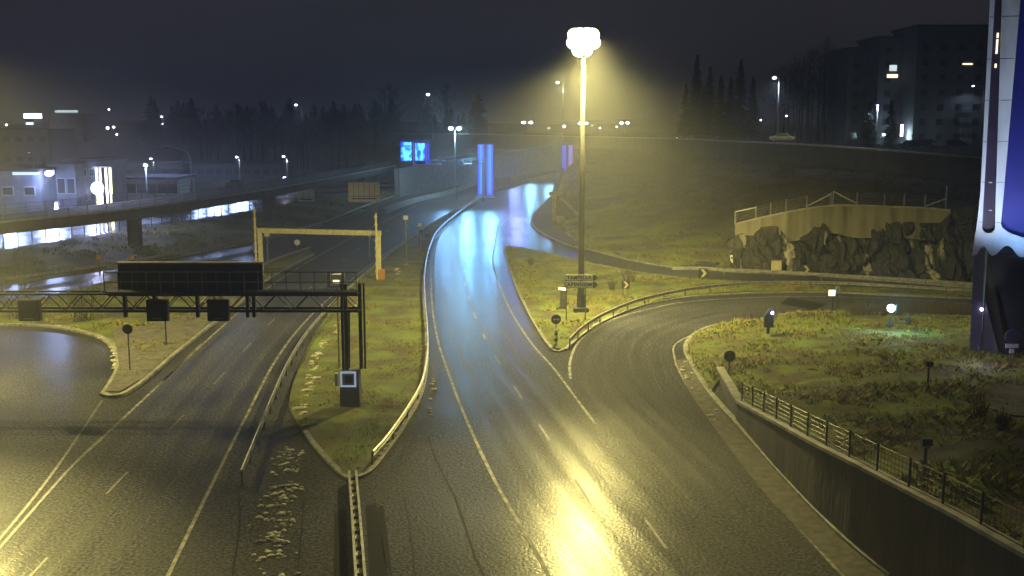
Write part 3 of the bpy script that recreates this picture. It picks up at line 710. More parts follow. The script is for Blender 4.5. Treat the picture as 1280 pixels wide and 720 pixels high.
# yard fence
fpts = [G(x, y, 1.5) for x, y in [(-100,328),(0,313),(90,299),(168,287),(240,276),(320,262),(345,258)]]
t = thing('yard_fence', 'tall dark wire fence along the wet yard behind the left bridge', 'fence', tuple(fpts[1]))
fp = resample(fpts, 34)
for p in fp: MB().box(p+Vector((0,0,1.1)), (.12,.12,2.2)).build('post', M['dark'], t, world=True)
b = MB()
for z in (.15, .75, 1.4, 2.15): b.tube([p+Vector((0,0,z)) for p in fp], .02, 5)
b.build('wire', M['dark'], t, world=True)

# ============================================================ LAMPS
def spot(name, loc, e, col, parent, size=2.62, blend=.35, r=.3, rot=(0,0,0)):
    l = bpy.data.lights.new(name, 'SPOT'); l.energy = e; l.color = col; l.spot_size = size; l.spot_blend = blend; l.shadow_soft_size = r
    o = bpy.data.objects.new(name, l); COL.objects.link(o); o.location = loc; o.rotation_euler = rot
    if parent: o.parent = parent
    return o
def point(name, loc, e, col, parent=None, r=.15):
    l = bpy.data.lights.new(name, 'POINT'); l.energy = e; l.color = col; l.shadow_soft_size = r
    o = bpy.data.objects.new(name, l); COL.objects.link(o); o.location = loc
    if parent: o.parent = parent
    return o
def aim(name, a, b, e, col, ang, r=.5, blend=.8):
    o = spot(name, tuple(a), e, col, None, R(ang), blend, r); o.rotation_mode = 'QUATERNION'; o.rotation_quaternion = (Vector(b)-Vector(a)).to_track_quat('-Z', 'Y'); return o
def high_mast(loc, h, label, e):
    t = thing('high_mast_lamp', label, 'street lamp', loc)
    MB().tube([(0,0,0),(0,0,h*.5),(0,0,h)], .30, 14, .14).build('pole', M['mastpole'], t, smooth=True)
    b = MB(); b.box((0,0,.25), (1.3,1.3,.5)); b.tube([(0,0,.5),(0,0,1.6)], .36, 12); b.build('foot', M['concrete_dark'], t)
    b = MB(); n = 24; b.tube([(1.05*math.cos(2*math.pi*k/n), 1.05*math.sin(2*math.pi*k/n), h-.1) for k in range(n+1)], .05, 6)
    for k in range(4): b.bar((0,0,h-.1), (1.05*math.cos(k*math.pi/2), 1.05*math.sin(k*math.pi/2), h-.1), .06)
    b.tube([(0,0,h-1.6),(0,0,h+.45)], .26, 10); b.build('head_ring', M['steel'], t)
    for k in range(20):
        a = k*math.pi/4+.3+(k//8)*.4; b = MB(); rr_ = (.78,.82,.4)[k//8]; c = Vector((rr_*math.cos(a), rr_*math.sin(a), h+.15-(k//8)*.62))
        b.box(c, (.62,.5,.22), rz=a, taper=.75); fl = b.build('floodlight', M['grey'], t)
        b = MB(); b.box(c-Vector((0,0,.24)), (.56,.44,.22), rz=a); b.sphere(c-Vector((0,0,.26)), .62, 14, .9); b.build('lens', M['e_mast'], fl)  # lens balls oversized and stacked in tiers so the head imitates glare
    spot('mast_spot', (0,0,h-1.9), e, MAST_COL, t, R(166), .6, .75)
    return t
mp_ = G(726,391); MAST_H = 23.6
high_mast(tuple(mp_), MAST_H, 'very tall lit lamp mast on the gore island with glaring yellow head', MAST_E)
high_mast((-39.5,72.5,.1), 24, 'very tall lit lamp mast at the left edge beside the junction', MAST_E*.8)
high_mast((-16,-22,0), 25, 'unseen tall lamp mast added behind the viewpoint for frontal light', 0)  # mast added out of view as a source of frontal light
spot('mast_spot', (-16,-22,23), 14000, (.86,.87,1), None, R(165), .3, .8)  # fill light of the added mast, for faces turned to the camera

hp = Vector((mp_.x, mp_.y, MAST_H))
aim('mast_flood', hp+Vector((.3,-1.3,-.6)), Vector((2.6,37,0)), 210000, MAST_COL, 34, .9, .9)
aim('mast_flood', hp+Vector((1.2,.6,-.6)), G(830,300), 190000, MAST_COL, 62, .6, .9)
aim('mast_flood', Vector((-38.5,71.3,23.4)), Vector((-23,36,0)), 300000, MAST_COL, 36, .9, .9)
def street_lamp(pxp, heads, py, Y, zb, label, e=1500, col=COLD, m='e_cold', hs=.36, group=None, wide=False):
    p = A(pxp, py, Y); h = p.z-zb; t = thing('street_lamp', label, 'street lamp', (p.x, Y, zb), 0, group)
    MB().tube([(0,0,-.3),(0,0,h)], .11, 8, .06).build('pole', M['steel'], t, smooth=True)
    for hx in heads:
        q = A(hx, py, Y); dx = q.x-p.x
        if abs(dx) > .15: MB().tube([(0,0,h-.4),(dx*.4,0,h+.05),(dx,0,h+.05)], .05, 6).build('arm', M['steel'], t)
        hd = MB().box((dx,0,h+.05), (.75,.4,.16), taper=.8).build('lamp_head', M['grey'], t)
        b = MB(); b.sphere((dx,0,h-.06), hs, 10, .6); b.build('lens', M[m], hd, smooth=True)  # lens ball enlarged to stand in for bloom
        if e: (point('lamp_glow', (dx,0,h-.45), e*.12, col, t, .25) if wide else spot('lamp_spot', (dx,0,h-.35), e*.6, col, t, R(150), .5, .2))
    return t
street_lamp(540,[535],118,330,11.3,'tall cold white street lamp on the overpass above the blue billboard', 14000, hs=.55)
street_lamp(478,[488],133,420,11,'faint street lamp far off with its arm to the right, left of the billboard', 6000, hs=.5)
street_lamp(377,[370],131,320,8,'lone street lamp among the dark trees left of centre', 6000, hs=.45)
street_lamp(704,[697],103,300,11.5,'street lamp left of the tall mast, halfway up the mast', 12000, hs=.5)
street_lamp(568.7,[563.5,574],160,223,0,'double headed street lamp between the billboard and the blue pylon', 60000, col=(.35,.72,1), hs=.5, wide=True)
street_lamp(659.5,[654.5,663.5],153,430,11,'first double lamp on the far upper road, counted from the left', 3000, hs=.85)
street_lamp(728.5,[725,732.5],154,430,11,'double lamp on the far upper road right behind the tall mast pole', 3000, hs=.8)
street_lamp(781,[777,784.5],153.5,430,11,'double lamp on the far upper road right of the tall mast', 3000, hs=.75)
street_lamp(974,[968],97,215,12,'bright blue white street lamp on the upper road at right before the dark trees', 14000, hs=.42)
street_lamp(1097.5,[1097],131,186,11.6,'violet tinted street lamp between the small spruces', 5000, m='e_violet', hs=.24)
street_lamp(182,[182],206,165,1.5,'bright lamp in front of the long white shed', 24000, col=(.4,.55,1), hs=.35, wide=True)
street_lamp(191.5,[188.5],198,240,1.5,'small lamp behind the long white shed', 2500, hs=.3)
street_lamp(299,[296],196,260,1.5,'lamp with short arm behind the bridge, right of the shed', 4000, hs=.35)
street_lamp(358.5,[354.5],195,230,1.5,'lamp with short arm beyond the bridge near the small cream sign', 4000, hs=.32)
street_lamp(1230,[1216.5],107,215,11.5,'violet wall-side lamp in front of the apartment block', 900, m='e_violet', hs=.28)
street_lamp(41,[36],190,175,1.5,'unlit looking pale lamp at the far left yard', 0, m='e_dim', hs=.2)
# curved unlit lamp
q = A(240,240,190); t = thing('curved_lamp_post', 'unlit lamp post with a long curved arm beside the shed', 'street lamp', (q.x,190,1.5))
pts = [(0,0,0),(0,0,8.3)]+[(-3.2+3.2*math.cos(a), 0, 8.3+2.0*math.sin(a)) for a in [R(k) for k in range(10,91,10)]]
MB().tube(pts, .16, 8).build('pole', M['steel'], t, smooth=True); MB().box((-3.9,0,10.2), (1.1,.4,.2)).build('lamp_head', M['grey'], t)
# far small lights
far = [(111,150,560,'e_cold',.75),(136,137,600,'e_cold',.55),(134.5,160,520,'e_cold',.8),(142,159,520,'e_cold',.6),(146,168,500,'e_cold',.5),(188,158,520,'e_cold',.8),
 (202,146,560,'e_violet',.7),(203,155,560,'e_violet',.6),(8,156,480,'e_cold',.5),(705,158,470,'e_violet',.8),(686,160,450,'e_dim',.7),(750,160,450,'e_cold',.35),(771,158.5,450,'e_cold',.35),
 (983,145,260,'e_violet',.28),(951,150,262,'e_cold',.22),(846,173,275,'e_cold',.25),(858,173.5,275,'e_violet',.22),(591,146,460,'e_dim',.6),(12,173,480,'e_dim',.5),(740,157,470,'e_dim',.45)]
zf = lambda x, Y: 1.5 if x < 300 and Y < 400 else (11 if x > 540 else 10)
for i, (x, y, Y, m, r) in enumerate(far):
    p = A(x, y, Y); zb = min(zf(x, Y), p.z-3); t = thing('distant_lamp', 'tiny far off lamp glowing in the dark distance', 'lamp', (p.x, Y, zb), 0, 'tiny lamps in the far distance')
    MB().tube([(0,0,0),(0,0,p.z-zb)], .09, 6).build('pole', M['grey'], t); MB().sphere((0,0,p.z-zb), r, 8, .8).build('lens', M[m], t, smooth=True)  # oversized glowing ball imitates bloom
    t['label'] = ['', ][0] or t['label']

# ============================================================ GANTRIES AND SIGNS
# --- main gantry (seen from its back)
gb = G(438,508); GY = gb.y; X = lambda p, y=380: A(p, y, GY).x; Z = lambda y, p=300: A(p, y, GY).z
t = thing('sign_gantry', 'dark sign gantry with a long blue black sign board crossing the left road', 'gantry', (X(438,505), GY, 0))
T = lambda b, n, m, p=t: b.build(n, M[m], p, world=True)
b = MB(); x0 = -46; x1 = X(449)
zt, zl = Z(366), Z(387)
for dy in (-.5, .5):
    b.bar((X(140),GY+dy,zt), (x1,GY+dy,zt), .18, .2); b.bar((x0,GY+dy,zl), (x1,GY+dy,zl), .12, .14)
    b.bar((x0,GY+dy,zt), (X(140),GY+dy,zt), .10)
T(b, 'chord', 'dark')
b = MB(); n = 40
for dy in (-.5, .5):
    for i in range(n):
        xa = x0+(x1-x0)*i/n; xb = x0+(x1-x0)*(i+1)/n
        b.bar((xa,GY+dy,zt if i % 2 else zl), (xb,GY+dy,zl if i % 2 else zt), .05)
for i in range(0, n+1, 2):
    xa = x0+(x1-x0)*i/n; b.bar((xa,GY-.5,zl), (xa,GY+.5,zl), .05); b.bar((xa,GY-.5,zt), (xa,GY+.5,zt), .05)
T(b, 'lattice', 'dark')
b = MB(); b.box(((X(140)+x1)/2, GY-.55, zt+.17), (x1-X(140), .9, .06)); T(b, 'walkway', 'dark')
b = MB(); zr = Z(337)
for k in range(19):
    xx = X(140)+(x1-X(140))*k/18; b.bar((xx,GY-1.0,zt+.15), (xx,GY-1.0,zr), .045)
for zz in (zr, (zr+zt)/2+.1): b.bar((X(140),GY-1.0,zz), (x1,GY-1.0,zz), .05)
T(b, 'walkway_railing', 'grey')
b = MB(); b.box(((X(146,350)+X(327,350))/2, GY+.35, (Z(331)+Z(370))/2), (X(327,350)-X(146,350), .22, Z(331)-Z(370))); bd = T(b, 'sign_board', 'backboard')
bd['label'] = 'long blue black back of the sign board'
b = MB(); b.box(((X(146,350)+X(327,350))/2, GY+.33, Z(331)+.07), (X(327,350)-X(146,350)+.1, .4, .10)); b.build('top_edge', M['steel'], bd) if False else T(b, 'board_top_edge', 'concrete')
b = MB()
for k in range(9):
    xx = X(150)+(X(322)-X(150))*k/8; T(MB().bar((xx,GY+.16,Z(369)), (xx,GY+.16,Z(333)), .09), 'board_rib', 'dark')
for c in (202,277,44):
    b = MB(); cx = X(c); hw = (X(c+13)-X(c-13))/2; zc, hz = (Z(372)+Z(398))/2, (Z(372)-Z(398))/2
    b.box((cx,GY-.7,zc), (hw*2,.35,hz*2)); b.box((cx,GY-.9,zc), (hw*1.9,.08,hz*1.9)); v = T(b, 'lane_signal', 'dark')
    b = MB(); b.box((cx,GY-.96,zc-hz*.75), (hw*.9,.02,.05)); b.build('handle', M['grey'], None) if False else T(b, 'signal_plate', 'grey')
for c in (160,197,250,312,320):
    T(MB().box((X(c),GY-.45,(zt+zl)/2-.1), (.16,.3,zt-zl+.5)), 'hanger', 'dark')
for c, w in ((428.5,.14),(433,.2),(450,.2),(455,.1)):
    T(MB().box((X(c,420),GY+(.0 if c < 440 else .3),(Z(355)+2.2)/2), (w,.22,Z(355)-2.2)), 'column', 'dark')
b = MB(); b.bar((X(436,440),GY,2.3), (X(436,380),GY,Z(388)), .12); T(b, 'cable_pipe', 'grey')
b = MB(); cx = X(438.5,485); b.box((cx,GY,1.05), (1.15,1.0,2.3), taper=.93); T(b, 'base_block', 'leg')
b = MB(); cz = A(437,474,GY-.55).z
for q in ((-.40,0,.1,.9),(.40,0,.1,.9),(0,.40,.9,.1),(0,-.40,.9,.1)): b.box((cx-.05+q[0],GY-.58,cz+q[1]), (q[2],.1,q[3]))
pn = T(b, 'white_frame', 'e_frame')  # bluish emission added to brighten the white frame
T(MB().box((cx-.05,GY-.545,cz), (.72,.05,.72)), 'frame_panel', 'plaster'); T(MB().box((cx-.02,GY-.60,cz), (.4,.08,.4)), 'black_screen', 'black')
T(MB().box((cx-.75,GY-.4,cz-.05), (.16,.3,.75)), 'side_plate', 'white')
# camera post beside gantry
g = G(424,462); t = thing('traffic_camera', 'framed traffic camera on a thin grey pole in front of the gantry end', 'camera', tuple(g))
zc = A(424,350,g.y).z; MB().tube([(0,0,0),(0,0,zc-.5)], .07, 8, .05).build('pole', M['steel'], t)
b = MB(); b.box((-.46,0,zc+.05), (.1,.3,.95)); b.box((.46,0,zc+.05), (.1,.3,.95)); b.box((0,0,zc-.42), (1.0,.3,.1)); b.build('bracket', M['steel'], t)
MB().box((0,-.05,zc+.1), (.62,.5,.6)).build('camera_housing', M['signface'], t); MB().box((0,-.32,zc-.05), (.4,.05,.14)).build('lens_window', M['e_yel'], t)

# --- height limit portal
gp = G(474.5,350.5); Y = gp.y; Xp = lambda p, y: A(p, y, Y).x; Zp = lambda y: A(400, y, Y).z
t = thing('height_limit_portal', 'yellow height limit portal spanning the left road behind the gantry', 'portal', (gp.x, Y, 0))
b = MB(); bY0 = Y+3; za, zb2 = A(322,288,bY0).z, A(474,291.5,Y).z
xa, xb = A(322,288,bY0).x, A(476,291,Y).x
b.bar((xa,bY0,za), (xb,Y,zb2), .45, .5); b.build('crossbeam', M['yellow'], t, world=True)
MB().box((xa+.25,bY0,(za)/2), (.42,.42,za)).build('portal_post', M['yellow'], t, world=True)
MB().box((xb-.2,Y,zb2/2), (.34,.34,zb2)).build('portal_post', M['yellow'], t, world=True)
MB().box((xb-.1,Y,.55), (.85,.7,1.25)).build('post_base', M['orange'], t, world=True)
for xq, yq, Yq, ph in ((319.5,259,bY0,A(320,259,bY0).z),(470.5,266,Y,A(470,266,Y).z)):
    xx = A(xq,285,Yq).x; b = MB()
    b.tube([(xx,Yq-.3,0),(xx,Yq-.3,ph)], .10, 8)
    b.build('chain_mast', M['cream'], t, world=True)
    b = MB()
    for k in range(8): b.box((xx,Yq-.3,1+k*(ph-1.4)/7), (.32,.3,.16))
    b.build('mast_clamp', M['cream'], t, world=True)

# --- posts and signs
def face_round(parent, z, r, m, rim='grey', y=-.08, thick=.05):
    b = MB(); b.tube([(0,y,z),(0,y+thick,z)], r, 20); f = b.build('sign_face', M[m], parent)
    b = MB(); n = 24; b.tube([(r*math.cos(2*math.pi*k/n), y+thick/2, z+r*math.sin(2*math.pi*k/n)) for k in range(n+1)], .03, 6); b.build('rim', M[rim], f); return f
def post_sign(pxp, pyb, pyt, label, w=None, shape='round', m='dark', z0=.1, r=None, hm='grey', name='road_sign', cat='sign', zz=None):
    g = G(pxp, pyb, z0 if zz is None else zz); top = A(pxp, pyt, g.y).z-g.z
    t = thing(name, label, cat, tuple(g)); MB().tube([(0,0,-.2),(0,0,top+.1)], .045, 8).build('post', M[hm], t)
    return t, top, g
for pxp, pyb, pyt, r, m, lab, z0 in [
  (162.5,462,411,.32,'dark','dark round sign on a thin pole at the tip of the left junction island',.2),
  (124.5,341,321.5,.32,'rust','rust coloured round sign standing on the slope at far left',.3),
  (165.5,338,322,.30,'rust','small rust coloured sign just above the left part of the sign board',.3),
  (372,320,303,.36,'signface','small pale round sign seen under the yellow portal',.1),
  (911,472,445,.34,'dark','dark round sign back at the start of the mound wall',.6),
  (1262.5,452,420,.45,'slot','dark round sign with small plate at the foot of the pylon',1.3)]:
    t, top, g = post_sign(pxp, pyb, pyt, lab, z0=z0); face_round(t, top, r, m)
    if pxp > 1200:
        MB().box((0,-.12,top-.62), (.8,.06,.26)).build('plate', M['signface'], t); MB().box((0,-.12,top-.95), (.3,.06,.26)).build('number_plate', M['signface'], t)
# small pole under the lane signal
g = G(208,430,.2); t = thing('marker_post', 'black thin post with foot on the paved part of the left island', 'post', tuple(g)); top = A(208,397,g.y).z-g.z
MB().tube([(0,0,0),(0,0,top)], .05, 8).build('post', M['dark'], t); MB().tube([(0,0,0),(0,0,.16)], .28, 12, .2).build('foot', M['black'], t)
# round blue arrow sign on banded post
g = G(695,430,.15); t = thing('road_sign', 'round blue arrow sign on a black and white banded post at the gore tip', 'sign', tuple(g)); top = A(695,399,g.y).z-g.z
for k in range(5): MB().tube([(0,0,k*.22),(0,0,(k+1)*.22)], .12, 10).build('post_band', M['black'] if k % 2 else M['white'], t)
MB().tube([(0,0,1.1),(0,0,top)], .035, 8).build('post', M['dark'], t); f = face_round(t, top, .34, 'blue', 'blue')
b = MB()
for sx in (-1, 1):
    b.bar((0,-.10,top), (sx*.16,-.10,top), .03,.05); b.bar((sx*.2,-.10,top), (sx*.10,-.10,top+.08), .03, .05); b.bar((sx*.2,-.10,top), (sx*.10,-.10,top-.08), .03, .05)
b.build('arrow', M['white'], f)
# direction sign
def text_mesh(s, size, m, parent, loc, name='lettering', rz=0):
    cu = bpy.data.curves.new(name, 'FONT'); cu.body = s; cu.size = size; cu.extrude = .006; cu.align_x = 'CENTER'; cu.align_y = 'CENTER'; cu.space_character = 1.12; cu.offset = .012
    o = bpy.data.objects.new('tmp', cu); COL.objects.link(o); dg = bpy.context.evaluated_depsgraph_get()
    me = bpy.data.meshes.new_from_object(o.evaluated_get(dg)); bpy.data.objects.remove(o)
    ob = bpy.data.objects.new(name, me); COL.objects.link(ob); me.materials.clear(); me.materials.append(M[m]); ob.parent = parent
    ob.location = loc; ob.rotation_euler = (math.pi/2, 0, rz); return ob
g = G(719,395,.15); Yd = g.y-1.6
t = thing('direction_sign', 'grey two line direction sign pointing right in front of the mast', 'sign', (A(706,390,Yd).x, Yd, .1))
xl, xr = A(706,352,Yd).x, A(741,352,Yd).x; w = xr-xl
for k, (ya, yb, s) in enumerate(((343.5,351,'TAMPELLA'),(352,360,'LAPINNIEMI'))):
    za, zb2 = A(720,ya,Yd).z, A(720,yb,Yd).z; zc = (za+zb2)/2-.1; hh = (za-zb2)*.97
    pb = MB().prism([(0,zc-hh/2),(w-.02,zc-hh/2),(w-.02,zc+hh/2),(0,zc+hh/2)], -.03, .03).build('sign_panel', M['signface'], t)
    ar = MB().prism([(w,zc-hh/2),(w+.16,zc-hh/2),(w+.40,zc),(w+.16,zc+hh/2),(w,zc+hh/2)], -.03, .03).build('arrow_tip', M['black'], t)
    b = MB(); 
    for z_ in (zc-hh/2+.02, zc+hh/2-.02): b.box((w/2,-.035,z_), (w,.02,.035))
    b.build('border', M['black'], pb)
    text_mesh(s, hh*.80, 'black', pb, (w/2,-.042,zc))
for x_ in (.12, w-.6): MB().tube([(x_,.1,0),(x_,.1,A(720,343,Yd).z-.1)], .05, 8).build('post', M['grey'], t)
# bollard light
g = G(703.5,386,.12); t = thing('bollard_cabinet', 'grey upright cabinet with a bright pale top beside the direction sign', 'cabinet', tuple(g)); hh = A(703,362,g.y).z-g.z
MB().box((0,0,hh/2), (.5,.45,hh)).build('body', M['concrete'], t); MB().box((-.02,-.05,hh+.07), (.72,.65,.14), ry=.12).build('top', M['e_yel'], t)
# chevrons
def chevron(pxp, py, pyb, label, size, bgm, fgm, z0=.15, rz=0):
    g = G(pxp, pyb, z0); z = A(pxp, py, g.y).z-g.z; t = thing('chevron_sign', label, 'sign', tuple(g), rz)
    for sx in (-.3, .3): MB().tube([(sx*size,.06,0),(sx*size,.06,z+size*.4)], .04, 8).build('post', M['grey'], t)
    f = MB().box((0,0,z), (size,.05,size)).build('sign_face', M[bgm], t); b = MB(); s = size*.42
    b.prism([(-s*.7,z+s),(-s*.05,z+s),(s*.8,z),(-s*.05,z-s),(-s*.7,z-s),(s*.1,z)], -.045, -.03); b.build('chevron', M[fgm], f)
chevron(782,356,372,'dark chevron sign on the gore island right of the mast', .75, 'black', 'cream')
chevron(879,341.5,349,'yellow and black chevron board at the start of the upper ramp guardrail', 1.0, 'black', 'yellow')
chevron(1007.5,337,345,'yellow chevron on black under the rock face', 1.0, 'black', 'yellow')
g = G(970,341,.1); t = thing('utility_cabinet', 'cream white utility cabinet at the foot of the rock face', 'cabinet', tuple(g))
MB().box((0,0,.66), (1.0,.5,1.3)).build('body', M['cream'], t); MB().box((0,0,1.34), (1.1,.6,.06)).build('lid', M['concrete'], t); MB().box((0,0,.0), (1.05,.55,.12)).build('plinth', M['concrete'], t)
MB().box((.3,-.27,.7), (.05,.05,.16)).build('handle', M['dark'], t)
g = G(914,335.5,.1); t = thing('marker_post', 'white marker post at the left end of the rock face', 'post', tuple(g)); MB().box((0,0,.75), (.28,.2,1.5), taper=.9).build('post_body', M['white'], t); MB().box((0,-.12,1.2), (.2,.04,.2)).build('reflector', M['black'], t)
g = G(926,336,.1); t = thing('marker_post', 'thin short grey post right of the white marker post', 'post', tuple(g)); MB().tube([(0,0,0),(0,0,1.1)], .06, 8).build('post_body', M['steel'], t); MB().tube([(0,0,1.0),(0,0,1.12)], .09, 8).build('cap', M['grey'], t)
# yellow box sign, pale oval beside it
g = G(1040,392,.3); t = thing('warning_sign', 'small bright yellow sign on a post at the top edge of the mound', 'sign', tuple(g)); z = A(1038,366,g.y).z-g.z
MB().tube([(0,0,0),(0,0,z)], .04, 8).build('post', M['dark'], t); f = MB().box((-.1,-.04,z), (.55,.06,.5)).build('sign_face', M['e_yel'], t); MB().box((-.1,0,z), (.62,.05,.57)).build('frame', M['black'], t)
g = G(1046,390,.3); t = thing('road_sign', 'narrow pale oval sign right beside the small yellow sign', 'sign', tuple(g)); z = A(1046,362,g.y).z-g.z
MB().tube([(0,0,0),(0,0,z)], .04, 8).build('post', M['dark'], t); b = MB(); b.tube([(0,-.06,z),(0,-.02,z)], .36, 16); b.v = [(v[0]*.55, v[1], v[2]) for v in b.v]; b.build('sign_face', M['signface'], t)
# stele with a light
g = G(960,412,.7); t = thing('info_stele', 'dark rounded stele with a small violet lamp on the mound edge', 'stele', tuple(g)); z = A(960,386,g.y).z-g.z
MB().prism([(-.32,.2),(.36,.2),(.36,z-.1),(.25,z),(.05,z-.02),(-.25,z-.45),(-.32,z-.7)], -.2, .2).build('body', M['dark'], t); MB().tube([(0,0,-.3),(0,0,.2)], .12, 8).build('foot', M['dark'], t); MB().sphere((.22,-.25,z-.28), .12, 8).build('lamp', M['e_violet'], t)
point('stele_light', (g.x+.5,g.y-.6,g.z+z-.2), 40, (.6,.6,1))
# floodlight on the mound aimed at the pylon
g = G(1112,408,.9); t = thing('ground_floodlight', 'bright blue white floodlight on a low stand on the mound', 'floodlight', tuple(g)); z = A(1111,385,g.y).z-g.z
MB().tube([(0,0,-.1),(0,0,z-.3)], .06, 8).build('stand', M['dark'], t); b = MB(); b.box((.6,0,.25), (1.6,.08,.08)); b.box((0,0,.1), (.6,.3,.12)); b.build('frame', M['dark'], t)
MB().box((.1,.1,z), (.7,.3,.5)).build('housing', M['dark'], t); MB().sphere((0,-.12,z), .30, 12).build('lens', M['e_cold'], t, smooth=True)
point('flood_light', (g.x,g.y-.6,g.z+z+.2), 900, (.35,.85,.9), None, .2)
# post lights on the mound
for x_, yb, yt, lab in ((1159.5,484,452,'short dark post lamp in the middle of the mound'),(1155,600,548,'short dark post lamp lower down near the mound fence')):
    zz = 1.9 if yb < 500 else 3.2; g = G(x_, yb, zz); g.z = mz(g.x, g.y); t = thing('post_lamp', lab, 'post lamp', tuple(g)); h = min(1.9, A(x_, yt, g.y).z-g.z)
    MB().tube([(0,0,-.3),(0,0,h-.2)], .06, 8).build('post', M['dark'], t); MB().box((0,0,h-.12), (.38,.3,.26)).build('head', M['dark'], t); MB().box((0,-.16,h-.3), (.2,.05,.06)).build('bracket', M['grey'], t)
    MB().tube([(0,-.09,.3),(0,-.09,.42)], .06, 6).build('socket', M['plaster'], t)
# small posts in the far median
for x_, yb, yt, lab in ((508,334,272,'thin pole with a pale box head on the median, left one'),(525,312,281,'shorter thin pole with pale top on the median, right one'),(462,322,290,'slim pole with small cameras under the portal beam'),(335,331,293,'slim pole with boxes inside the left leg of the portal')):
    g = G(x_, yb, .12); t = thing('detector_pole', lab, 'pole', tuple(g)); h = A(x_, yt, g.y).z-g.z
    MB().tube([(0,0,0),(0,0,h)], .08, 8).build('pole', M['steel'], t); MB().box((0,0,h), (.5,.35,.45)).build('box_head', M['signface'], t); MB().box((.1,-.1,h*.75), (.25,.25,.35)).build('side_box', M['grey'], t)
# two cream signs in front of the bridge
for xa, xb, ya, yb, Yq, lab, n_ in ((435,475,228,252.5,190,'large cream sign back with ribs standing before the bridge',5),(372,393,236.5,252,198,'small cream sign back left of the larger one',2)):
    a = A(xa, ya, Yq); c = A(xb, yb, Yq); t = thing('road_sign', lab, 'sign', ((a.x+c.x)/2, Yq, .3)); w = c.x-a.x; h = a.z-c.z; zc = (a.z+c.z)/2-.3
    bd = MB().box((0,0,zc), (w,.08,h)).build('sign_panel', M['cream'], t); b = MB()
    for k in range(1, n_+1): b.box((-w/2+w*k/(n_+1),-.07,zc+h*.08), (.07,.06,h*.8))
    b.box((0,-.07,zc-h*.2), (w*.96,.06,.10)); b.box((0,-.07,zc-h*.33), (w*.8,.06,.22)); b.build('rib', M['dark'], bd)
    aim('sign_fill', (t.location.x-3, Yq-9, 1.2), (t.location.x, Yq, a.z-1.5), 500, (1,.88,.5), 50)  # unseen lamp added to brighten the sign back
    for sx in (-.42, .42): MB().tube([(w*sx,.12,-.3),(w*sx,.12,zc+h/2)], .1, 8).build('post', M['grey'], t)
# --- far gantry with lane boxes and the LED billboard
YB = 222; t = thing('sign_gantry', 'distant thin gantry with small dark lane boxes left of the blue pylon', 'gantry', tuple(A(552,203,YB)))
b = MB(); p0 = A(496,205,YB); p1 = A(604,202,YB)
for dz in (.35, -.35): b.bar(p0+Vector((0,0,dz)), p1+Vector((0,0,dz)), .16)
b.build('beam', M['grey'], t, world=True)
for x_ in (556,576,594): c = A(x_,203.5,YB-.5); MB().box(c, (1.25,.3,1.15)).build('lane_box', M['black'], t, world=True)
for x_ in (498,603.5): c = A(x_,203,YB); MB().box((c.x,YB,c.z/2), (.3,.3,c.z)).build('gantry_post', M['grey'], t, world=True)
YL = 246
mled = bpy.data.materials.new('led_screen'); mled.use_nodes = True; tt = mled.node_tree; pb = tt.nodes['Principled BSDF']
tc = tt.nodes.new('ShaderNodeTexCoord'); nn = tt.nodes.new('ShaderNodeTexNoise'); nn.inputs['Scale'].default_value = .8; nn.inputs['Detail'].default_value = 4; rr = tt.nodes.new('ShaderNodeValToRGB')
rr.color_ramp.elements[0].position = .42; rr.color_ramp.elements[0].color = (.0,.05,1,1); rr.color_ramp.elements[1].position = .58; rr.color_ramp.elements[1].color = (.15,.85,1,1)
tt.links.new(tc.outputs['Object'], nn.inputs['Vector']); tt.links.new(nn.outputs['Fac'], rr.inputs[0]); tt.links.new(rr.outputs[0], pb.inputs['Emission Color']); pb.inputs['Emission Strength'].default_value = 1.9; pb.inputs['Base Color'].default_value = (.02,.02,.05,1); M['led'] = mled
a = A(500,176,YL); c = A(537,207,YL); t = thing('led_billboard', 'glowing blue and cyan three panel screen above the far gantry', 'screen', ((a.x+c.x)/2, YL, c.z-2.6))
L0 = Vector(t.location)
for xa, xb, ya, yb, m in ((501,514.5,178,200.5,'led'),(519,531,179,200.5,'led'),(534,537,180,205,'e_blue')):
    p = A(xa,ya,YL); q = A(xb,yb,YL); f = MB().box(((p.x+q.x)/2,YL,(p.z+q.z)/2), (q.x-p.x,.3,p.z-q.z)).build('screen_panel', M[m], t, world=True)
b = MB(); p = A(499.5,175,YL); q = A(538.5,203,YL); b.box(((p.x+q.x)/2,YL+.35,(p.z+q.z)/2), (q.x-p.x,.3,p.z-q.z)); b.build('casing', mat('blue_casing', (.02,.03,.25), rough=.5), t, world=True)
b = MB()
for xx in (516.8,532.4): p = A(xx,179,YL-.2); q = A(xx,206,YL-.2); b.box((p.x,YL-.1,(p.z+q.z)/2), (.25,.2,p.z-q.z))
p = A(516.5,206,YL); q = A(523,206,YL); b.box(((p.x+q.x)/2,YL-.1,p.z), (q.x-p.x,.2,.25)); b.build('light_strip', M['e_purple'], t, world=True)
b = MB(); b.box((L0.x,YL+.6,L0.z/2+1.5), (.5,.5,L0.z+3)); b.build('column', M['grey'], t, world=True)
